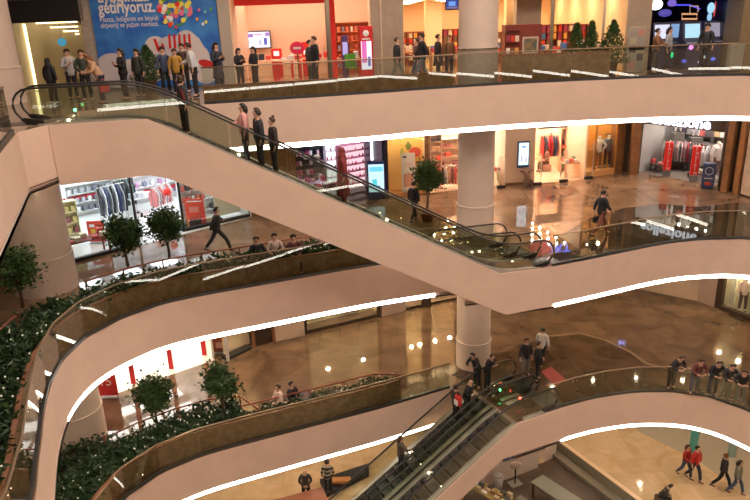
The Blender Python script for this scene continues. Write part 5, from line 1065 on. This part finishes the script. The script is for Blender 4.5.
    hc = Vector(T(0,-.025,1.64+up)); fw = (Vector(T(0,-1,1.64+up))-Vector(T(0,0,1.64+up))).normalized(); uv = (Vector(T(0,0,2))-Vector(T(0,0,1))).normalized(); rt = Vector((1,0,0))
    ex.tube([hc+fw*.085*k+uv*.015*k,hc+fw*.112*k-uv*.018*k],[.008*k,.015*k],6)
    for sx in (-1,1): ex.ball(hc+rt*sx*.088*k-uv*.005*k,.022*k,6,(.5,1,1.3))
    body = skin('body', B, E_, DOLL if cat == 'mannequin' else skinm, t, ex); headp = body
    if cat != 'mannequin':
        for sx in (-1,1): MB().ball(hc+fw*.082*k+rt*sx*.033*k+uv*.022*k,.012*k,6).build('eye',EYE,body,True)
        MB().box(tuple(hc+fw*.088*k-uv*.045*k),(.045*k,.012*k,.012*k)).build('mouth',mat('lips',(.35,.10,.08),.5),body)
    # upper garment
    B = [(T(0,0,.80+up),.182*k),(T(0,0,.96+up),.175*k),(T(0,0,1.15+up),.158*k),(T(0,0,1.33+up),.172*k),(T(0,.005,1.45+up),.092*k)]; E_ = [(0,1),(1,2),(2,3),(3,4)]
    for a in armv:
        n = len(B); w2 = tuple(a[1][i]+(a[2][i]-a[1][i])*.93 for i in range(3)); B += [(T(*a[0]),.088*k),(T(*a[1]),.068*k),(T(*w2),.050*k)]; E_ += [(4,n),(n,n+1),(n+1,n+2)]
    skin('jacket' if coat < .3 else 'coat', B, E_, cmat(top), t)
    # trousers / skirt
    B = [(K((0,0,hz+.03)),.118*k)]; E_ = []
    for l in legs:
        n = len(B); an = l[2]; B += [(K(l[0]),.098*k),(K(l[1]),.080*k),(K((an[0],an[1],an[2]+.02)),.068*k)]; E_ += [(0,n),(n,n+1),(n+1,n+2)]
    skin('trousers', B, E_, cmat(bottom), t)
    if coat > .3:
        pr = [(.155,hz+.05),(.185,hz-.18),(.21,hz-coat*.85),(.20,hz-coat*.85-.01)]; MB().lathe((0,0,0),[(r*k,z*k) for r,z in pr[::-1]],14).build('coat_skirt',cmat(top),t,True)
    for l in legs:
        an,to = K(l[2]),K(l[3]); MB().tube([(an[0],an[1]+.06*k,an[2]-.03*k),(an[0],an[1],an[2]-.035*k),(to[0],to[1],to[2]-.0)],[.042*k,.05*k,.036*k],8,flat=.8).build('shoe',cmat(shoe),t,True)
    # hair
    if hair:
        m2 = MB(); c = hc-fw*.018*k+uv*.03*k
        vs = MB().ball((0,0,0),1,14); 
        for v in vs.v:
            x,y,z = v; y2 = y if not (y < -.25 and z < .35) else max(y,-.25)
            m2.v.append(tuple(c+rt*x*.112*k-fw*y2*.122*k+uv*(z if z > -.45 else -.45)*.112*k))
        m2.f = vs.f; m2.mi = vs.mi
        if hair == 'long': m2.tube([c-fw*.06*k,c-fw*.085*k-uv*.12*k,c-fw*.075*k-uv*.26*k],[.09*k,.085*k,.05*k],8)
        if hair == 'bun': m2.ball(c+uv*.12*k-fw*.05*k,.05*k,8)
        hm2 = hm
        if hair == 'scarf':
            hm2 = cmat(top); m2.tube([c+uv*.02*k,c-uv*.12*k-fw*.02*k,c-uv*.24*k],[.10*k,.11*k,.17*k],10)
        m2.build('headscarf' if hair == 'scarf' else 'hair', hm2, t, True)
    if bag:
        col, side = bag; x = side*.30*k
        b = thing(*(('handbag','bag of the '+' '.join(label.split()[:12]),'bag')),loc=wm(t)@Vector((x,.0,.42*k)),rz=rz)
        bb = MB().bevbox((0,0,.14),(.10,.30,.26),.03).build('body',cmat(col),b); MB().tube([(0,-.1,.26),(0,-.06,.40),(0,.06,.40),(0,.1,.26)],.01,6).build('strap',cmat(col),bb)
    return t
def pl_(px, Y, z=Z3): p = on(px,60,(-20,Y),(20,Y)); return (p.x,p.y,z+.006)
def fl_(px,py,z): p = at(px,py,z); return (p.x,p.y,z+.006)
def proj(v):
    d = Vector(v)-Vector((0,0,CZ)); w_ = d.dot(FW); return 375+CF*d.dot(CX)/w_, 250-CF*d.dot(CY)/w_
def ride(fr, D, px, l):
    s = min((i*.05 for i in range(0,260)), key=lambda s: abs(proj(fr(s,l,D(s)+.9))[0]-px)); s = round((s-.2)/.4)*.4+.2
    p = fr(s,l,D(s)-.08); return tuple(p)
BK=(.015,.015,.02); DJ=(.05,.07,.13); GN=(.04,.05,.035); BR=(.07,.04,.03); WH=(.70,.68,.66); GY=(.18,.18,.19)
f = 0.0; N = PI   # f faces the camera, N faces away
person(pl_(47,22.3),N-.3,'person in a black hooded jacket seen from behind at the passage mouth',BK,BK,h=1.45,hair='scarf')
person(pl_(68,23.6),.7,'man in a pale grey jacket reading his phone before the passage',(.42,.40,.40),BK,arms=('phone','down'),h=1.68)
person(pl_(82,22.9),.3,'person in a dark green jacket left of the leaning woman',GN,BK,h=1.66,arms='folded',hair='long',hm=HBR)
person(pl_(97,21.9),-.9,'woman in a beige top leaning on the upper rail with a red bag',(.55,.34,.20),DJ,lean=.45,arms=('rail','rail'),h=1.62,hair='long',hm=HO,bag=((.6,.03,.04),1))
person(pl_(121,22.9),-.8,'woman in black with long dark hair before the blue poster clouds',BK,BK,h=1.65,hair='long',arms='phone')
person(pl_(137,23.7),-.4,'person in dark clothes half hidden by the bushy plant on the left',(.03,.035,.03),BK,h=1.6,hair='long')
person(pl_(163,24.2),.6,'person in a navy jacket right of the bushy plant',DJ,BK,h=1.62)
person(pl_(175,24.0),.3,'person with a mustard yellow top before the poster gift boxes',(.45,.25,.04),BK,h=1.55,hm=HBR)
person(pl_(183,24.6),-.3,'man in a dark brown jacket just left of the white shirted man',BR,BK,h=1.70,hm=HBR)
person(pl_(193,23.0),-1.4,'man in a white shirt leaning to the right before the poster',(.62,.63,.68),BK,h=1.76,arms=('rail','down'),lean=.15)
person(pl_(217,24.2),1.0,'woman in a dark navy coat at the right end of the blue poster',(.025,.03,.05),BK,h=1.70,hair='long',coat=.45,arms='phone')
person(pl_(239,25.2),.9,'seated person in black left of two at the phone shop front',BK,BK,h=1.45,hair='long',arms='phone')
person(pl_(254,25.4),-.8,'seated person in black right of two at the phone shop front',(.02,.02,.03),BK,h=1.48,hair='long',arms='folded')
person(pl_(310,26.2),1.2,'man in dark grey on the left of the pair before the red tables',(.04,.035,.035),BK,h=1.62)
person(pl_(315,25.4),-1.1,'tall man in black on the right of the pair before the red tables',BK,BK,h=1.76,hm=HBR)
person(pl_(397,25.6),1.4,'woman in a black jacket and grey skirt walking before the broad pier',BK,(.2,.19,.17),pose='walk',h=1.62,coat=.3,hair='short',hm=HBR)
person(pl_(417,25.2),-1.4,'person in a brown top walking left of the man in black at the bookshop',(.16,.08,.06),(.05,.08,.13),pose='walk',h=1.58,hm=HBR)
person(pl_(422,24.6),-1.4,'man in a black coat and blue jeans walking left of the column',BK,(.10,.14,.20),pose='walk',h=1.76,arms=('swing_f','swing_b'))
person(pl_(438,26.0),1.3,'person in a black coat standing by the bookshop table',BK,BK,h=1.66,coat=.4,hm=HBR)
person(pl_(449,26.2),.4,'woman with light brown hair just left of the round column',(.22,.11,.05),BK,h=1.62,hair='long',hm=mat('hair_fair',(.30,.16,.06),.5))
person(pl_(655,25.6),.9,'person in a brown jacket at the left of the arcade front',(.20,.09,.04),(.04,.04,.04),h=1.60,arms='rail')
person(pl_(667,26.2),.9,'person in a pale top beside the brown jacket at the arcade',(.35,.35,.4),BK,h=1.62,hair='long')
person(pl_(704,26.4),-.6,'dark dressed person before the game machines at the arcade right',(.03,.03,.04),BK,h=1.70)
# long escalator riders
l_ = .54
person(ride(f1,D1,191,l_),-.9,'rider in a black jacket over a red shirt at the top of the long escalator',(.02,.02,.025),BK,h=1.62,hm=HBR,hair='short')
person(ride(f1,D1,184,l_),PI-1,'rider in dark red just behind the one at the escalator top',(.16,.02,.02),BK,h=1.55)
person(ride(f1,D1,240,l_),-1.3,'woman in a pink top with short dark hair riding the long escalator',(.72,.36,.33),(.10,.14,.2),h=1.66,hair='long',hm=HB,arms=('rail','down'))
person(ride(f1,D1,248,l_-.1),-1.0,'small child in dark clothes beside the pink topped woman',(.05,.035,.04),BK,h=1.2)
person(ride(f1,D1,258,l_+.12),-1.2,'man in a black jacket riding in the middle of the escalator group',BK,(.05,.05,.06),h=1.72,hm=HBR)
person(ride(f1,D1,264,l_-.15),-1.2,'man in a black top at the near side of the escalator group',(.02,.022,.03),BK,h=1.68)
person(ride(f1,D1,273,l_),-1.2,'woman in black with a hair bun at the lower end of the escalator group',(.035,.02,.02),BK,h=1.66,hair='bun',hm=HBR)
person(ride(f1,D1,340,l_),-1.35,'woman in a long dark red coat and headscarf alone on the escalator',(.22,.025,.025),(.14,.02,.02),width=1.4,h=1.74,hair='scarf',coat=.75)
# middle gallery
person(fl_(600,236,Z2),1.9,'man in black striding across the middle gallery floor with a bag',BK,(.20,.07,.04),pose='walk',h=1.78,arms=('swing_f','swing_b'),bag=(BK,1),stride=.36)
person(fl_(414,222,Z2),2.5,'person in black walking away beside the slender round tree',BK,BK,pose='walk',h=1.70)
person(fl_(219,253,Z2),1.6,'man in black with an outstretched arm striding past the white store',(.03,.03,.035),(.035,.04,.05),pose='run',h=1.76,arms=('swing_b','out'),lean=.1)
def seat_(px,py,z,sh=1.22): p = at(px,py,z+sh); return (p.x,p.y,z+.006)
def bench_(x,y,z,rz,w,label): 
    t = thing('bench',label,'bench',(x,y,z+.004),rz); MB().bevbox((0,.0,.40),(w,.34,.05),.015).build('seat',woodcap,t)
    for sx in (-1,1): MB().box((sx*(w/2-.1),0,.19),(.06,.28,.37)).build('leg',darksteel,t)
for px,py,top,hm_,hr,l in ((256,238,BK,HBR,'long','seated woman in black, the leftmost of three behind the middle planter'),(274,235,(.58,.45,.40),HB,'short','seated man in a pale shirt, the middle one of three behind the middle planter'),(293,236,(.12,.03,.04),HB,'short','seated person in dark red, the rightmost of three behind the middle planter')):
    p = seat_(px,py,Z2,1.25); person(p,.3,l,top,BK,pose='sit',arms='lap',hair=hr,hm=hm_)
p0 = seat_(256,238,Z2,1.25); p1 = seat_(293,236,Z2,1.25); bench_((p0[0]+p1[0])/2,(p0[1]+p1[1])/2+.03,Z2,math.atan2(p1[1]-p0[1],p1[0]-p0[0]),2.6,'long bench under the three seated people of the middle gallery')
p = fl_(546,171,Z2); person(p,-1.2,'seated person in brown inside the red and black fashion store',(.18,.07,.04),(.10,.05,.02),pose='sit',arms='lap',h=1.7); mb = MB(); mb.bevbox((p[0],p[1]+.02,Z2+.2),(.5,.4,.38),.04); single('stool',mb,cmat((.5,.3,.2)),'low padded stool under the seated person in the fashion store','stool')
p = at(194,216,Z2); person((p.x,p.y,Z2+.008),.5,'shop assistant with auburn hair behind the white store window poster',(.5,.42,.38),BK,h=1.65,hair='long',hm=HO)
# lower gallery
for px,py,top,hm_,hr,rz,l in ((278,386,(.75,.55,.45),HBR,'short',-1.0,'woman in a pale pink blouse seated on the left of a couple'),(291,383,BK,HB,'short',1.0,'man in black seated on the right of a couple')):
    p = seat_(px,py,Z1,1.25); person(p,rz+f,l,top,(.05,.05,.06) if px > 280 else (.5,.4,.35),pose='sit',arms='lap',hair=hr,hm=hm_)
p0 = seat_(278,386,Z1,1.25); p1 = seat_(291,383,Z1,1.25); bench_((p0[0]+p1[0])/2,(p0[1]+p1[1])/2,Z1,math.atan2(p1[1]-p0[1],p1[0]-p0[0]),1.5,'short bench under the seated couple of the lower gallery')
person(fl_(541,366,Z1),2.6,'man in a white shirt walking away at the dark floor edge',WH,BK,pose='walk',h=1.74,arms=('down','swing_f'))
person(fl_(525,376,Z1),.3,'person in a dark jacket standing left of the stairhead pair',(.035,.03,.04),(.25,.22,.2),h=1.70,hm=HBR)
person(fl_(537,381,Z1),1.2,'man in a black jacket over a pale shirt, right one of the stairhead pair',BK,BK,h=1.74,arms='folded')
person(fl_(477,388,Z1),-.9,'man in black leaning over near the column foot at the stairhead',BK,BK,h=1.70,lean=.4,arms='rail')
person(fl_(487,390,Z1),.8,'man in black bending towards a phone at the stairhead',(.02,.02,.025),BK,h=1.68,lean=.3,arms='phone')
dr = lambda px,l: ride(f2b,D2,px,l)
person(dr(457,.62),2.0,'person in a black top carrying a red and white backpack at the stair top',BK,BK,h=1.68,hair='short')
q = dr(457,.62); t = thing('backpack','red and white backpack on the person at the stair top','bag',(q[0]+.22,q[1]-.08,q[2]+.95),2.0); MB().bevbox((0,.0,.22),(.32,.18,.46),.06).build('body',cmat((.60,.03,.03)),t); MB().bevbox((0,.10,.15),(.24,.06,.22),.03).build('pocket',cmat((.75,.72,.70)),t)
t.location = (q[0]+.05,q[1]-.27,q[2]+.98)
person(dr(468,.5),1.0,'bareheaded man in a black jacket looking down at the stair top',BK,(.07,.06,.05),h=1.72,hair=None,lean=.2,arms='folded')
person(dr(404,.62),1.9,'girl in a grey brown jacket with long hair riding down the lower escalator',(.10,.08,.06),(.03,.03,.035),h=1.62,hair='long',hm=HBR,arms=('rail','down'))
for px,py,rz,top,bt,hm_,ln,l in ((670,389,.35,BK,BK,HB,.55,'man in black leaning on the lower right rail, leftmost of five'),(693,394,.0,(.14,.04,.035),(.12,.12,.14),HBR,.45,'person in dark red leaning on the lower right rail, second of five'),(711,396,-.1,BK,(.06,.07,.09),HB,.45,'man in black holding a yellow thing at the rail, middle of five'),(724,400,-.1,(.03,.03,.035),(.34,.31,.27),HB,.4,'man in black over a white shirt and pale trousers, fourth at the rail'),(739,405,-.5,BK,(.28,.27,.26),HB,.5,'man in black and grey jeans, rightmost of five at the rail')):
    p = fl_(px,py,Z1); person(p,rz,l,top,bt,lean=ln,arms='rail',h=1.72,hm=hm_)
# ground floor
person(fl_(307,503,0),.1,'man in a dark suit with folded hands beside the escalator foot',(.06,.055,.06),BK,h=1.74,arms='folded',hair=None)
person(fl_(329,494,0),N,'man in a dark striped pullover standing with his back turned',striped('striped_wool',(.03,.035,.04),(.38,.36,.33),1.6),BK,h=1.74)
person(fl_(684,477,0),.5,'woman in a red jacket walking on the left of the couple in red',(.42,.035,.03),(.05,.07,.13),pose='walk',h=1.66,hair='long',hm=HBR,arms=('folded','down'))
person(fl_(693,480,0),.5,'man in a bright red jacket walking on the right of the couple in red',(.50,.03,.03),(.03,.035,.06),pose='walk',h=1.74,arms=('down','folded'))
person(fl_(721,488,0),1.1,'man in a black jacket striding hand in hand on the ground floor',(.02,.022,.035),BK,pose='walk',h=1.74,hm=HO,stride=.34)
person(fl_(735,494,0),1.0,'woman in a grey green jacket and jeans walking beside the man in black',(.20,.21,.17),(.05,.09,.17),pose='walk',h=1.68,hm=HB,hair='long')
p = at(661,498,.3); person((p.x,p.y,.006),1.2,'crouching person in dark brown at the parapet end',(.05,.045,.03),BK,pose='sit',h=1.5,arms='lap',lean=.5,hair='short'); mb = MB(); mb.bevbox((p.x,p.y+.02,.2),(.4,.4,.36),.04); single('stool',mb,DBROWN,'low dark stool under the crouching person','stool')
for k,(p,top,bt,l) in enumerate(MANN): person((p.x,p.y-(.2 if k == 6 else 0),p.z+.004),.1 if k < 2 else -.3,l,top,bt,name='mannequin',cat='mannequin',hair=None,h=1.78,arms='down' if k%2 else ('down','hip'))
# ------------------------------------------------------------ lighting: downlights under every gallery, skylight over the void, dim ambience
def downlights(z, pts, who):
    me = None
    for p in pts:
        t = link('downlight', None); t.location = (p[0],p[1],z); tag(t, 'small round warm downlight in the ceiling of the '+who, 'light', 'downlights of the '+who)
        if me is None:
            a = MB().cyl((0,0,-.012),.075,.010,12).build('lamp', down_m, t); b = MB().tube([(.1*math.cos(k*PI/6),.1*math.sin(k*PI/6),-.01) for k in range(12)],.012,6,closed=True).build('rim', steel, t); me = (a,b)
        else:
            for o in me: c = o.copy(); COL.objects.link(c); c.parent = t
for z,who,V,ys in ((Z2-1.545,'lower gallery',V2,(1.3,3.2,5.2,7.4)),(Z3-1.545,'middle gallery',V3,(1.3,3.2,5.2,7.2)),(Z4-1.545,'top gallery',V4,(1.5,3.4)),(Z1-1.545,'ground floor',V1,(1.2,3.2,5.4,7.6))):
    C = {Z2-1.545:C2l+[(4.3,21.9)]+C2r, Z3-1.545:C3, Z4-1.545:[(-9,24),(13,24.5),(17.5,20)], Z1-1.545:C1l+C1r}[z]
    C = [Vector(p[:2]) for p in C if p[1] > 11]
    pts = []
    for k,d in enumerate(ys):
        for p in resample(offset(C,d), 2.0 if z < 5 else 2.3): pts.append(p)
    if z > 15.5 and z < 17: pts += [Vector(q) for q in ((-9.4,17.0),(-9.2,14.6),(-9.6,19.3),(-12.4,19.4),(-11.3,17.3),(-8.9,12.2))]  # extra unseen lamps added to brighten the thick column at the left
    keep = []
    for p in pts:
        if -14 < p.x < 20 and p.y < 31.5 and all((p-q).length > 1.3 for q in keep): keep.append(p)
    downlights(z, keep, who)
def area(name, loc, sx, sy, e, col, rot=(0,0,0)):
    l = bpy.data.lights.new(name,'AREA'); l.shape = 'RECTANGLE'; l.size = sx; l.size_y = sy; l.energy = e; l.color = col
    o = bpy.data.objects.new(name,l); COL.objects.link(o); o.location = loc; o.rotation_euler = rot; return o
area('skylight', (4,11,30.8), 22, 19, 4900, (1,.83,.70))
w = bpy.data.worlds.new('world'); sc.world = w; w.use_nodes = True
w.node_tree.nodes['Background'].inputs[0].default_value = (1,.8,.66,1); w.node_tree.nodes['Background'].inputs[1].default_value = .2
bpy.data.scenes.remove(TMP)
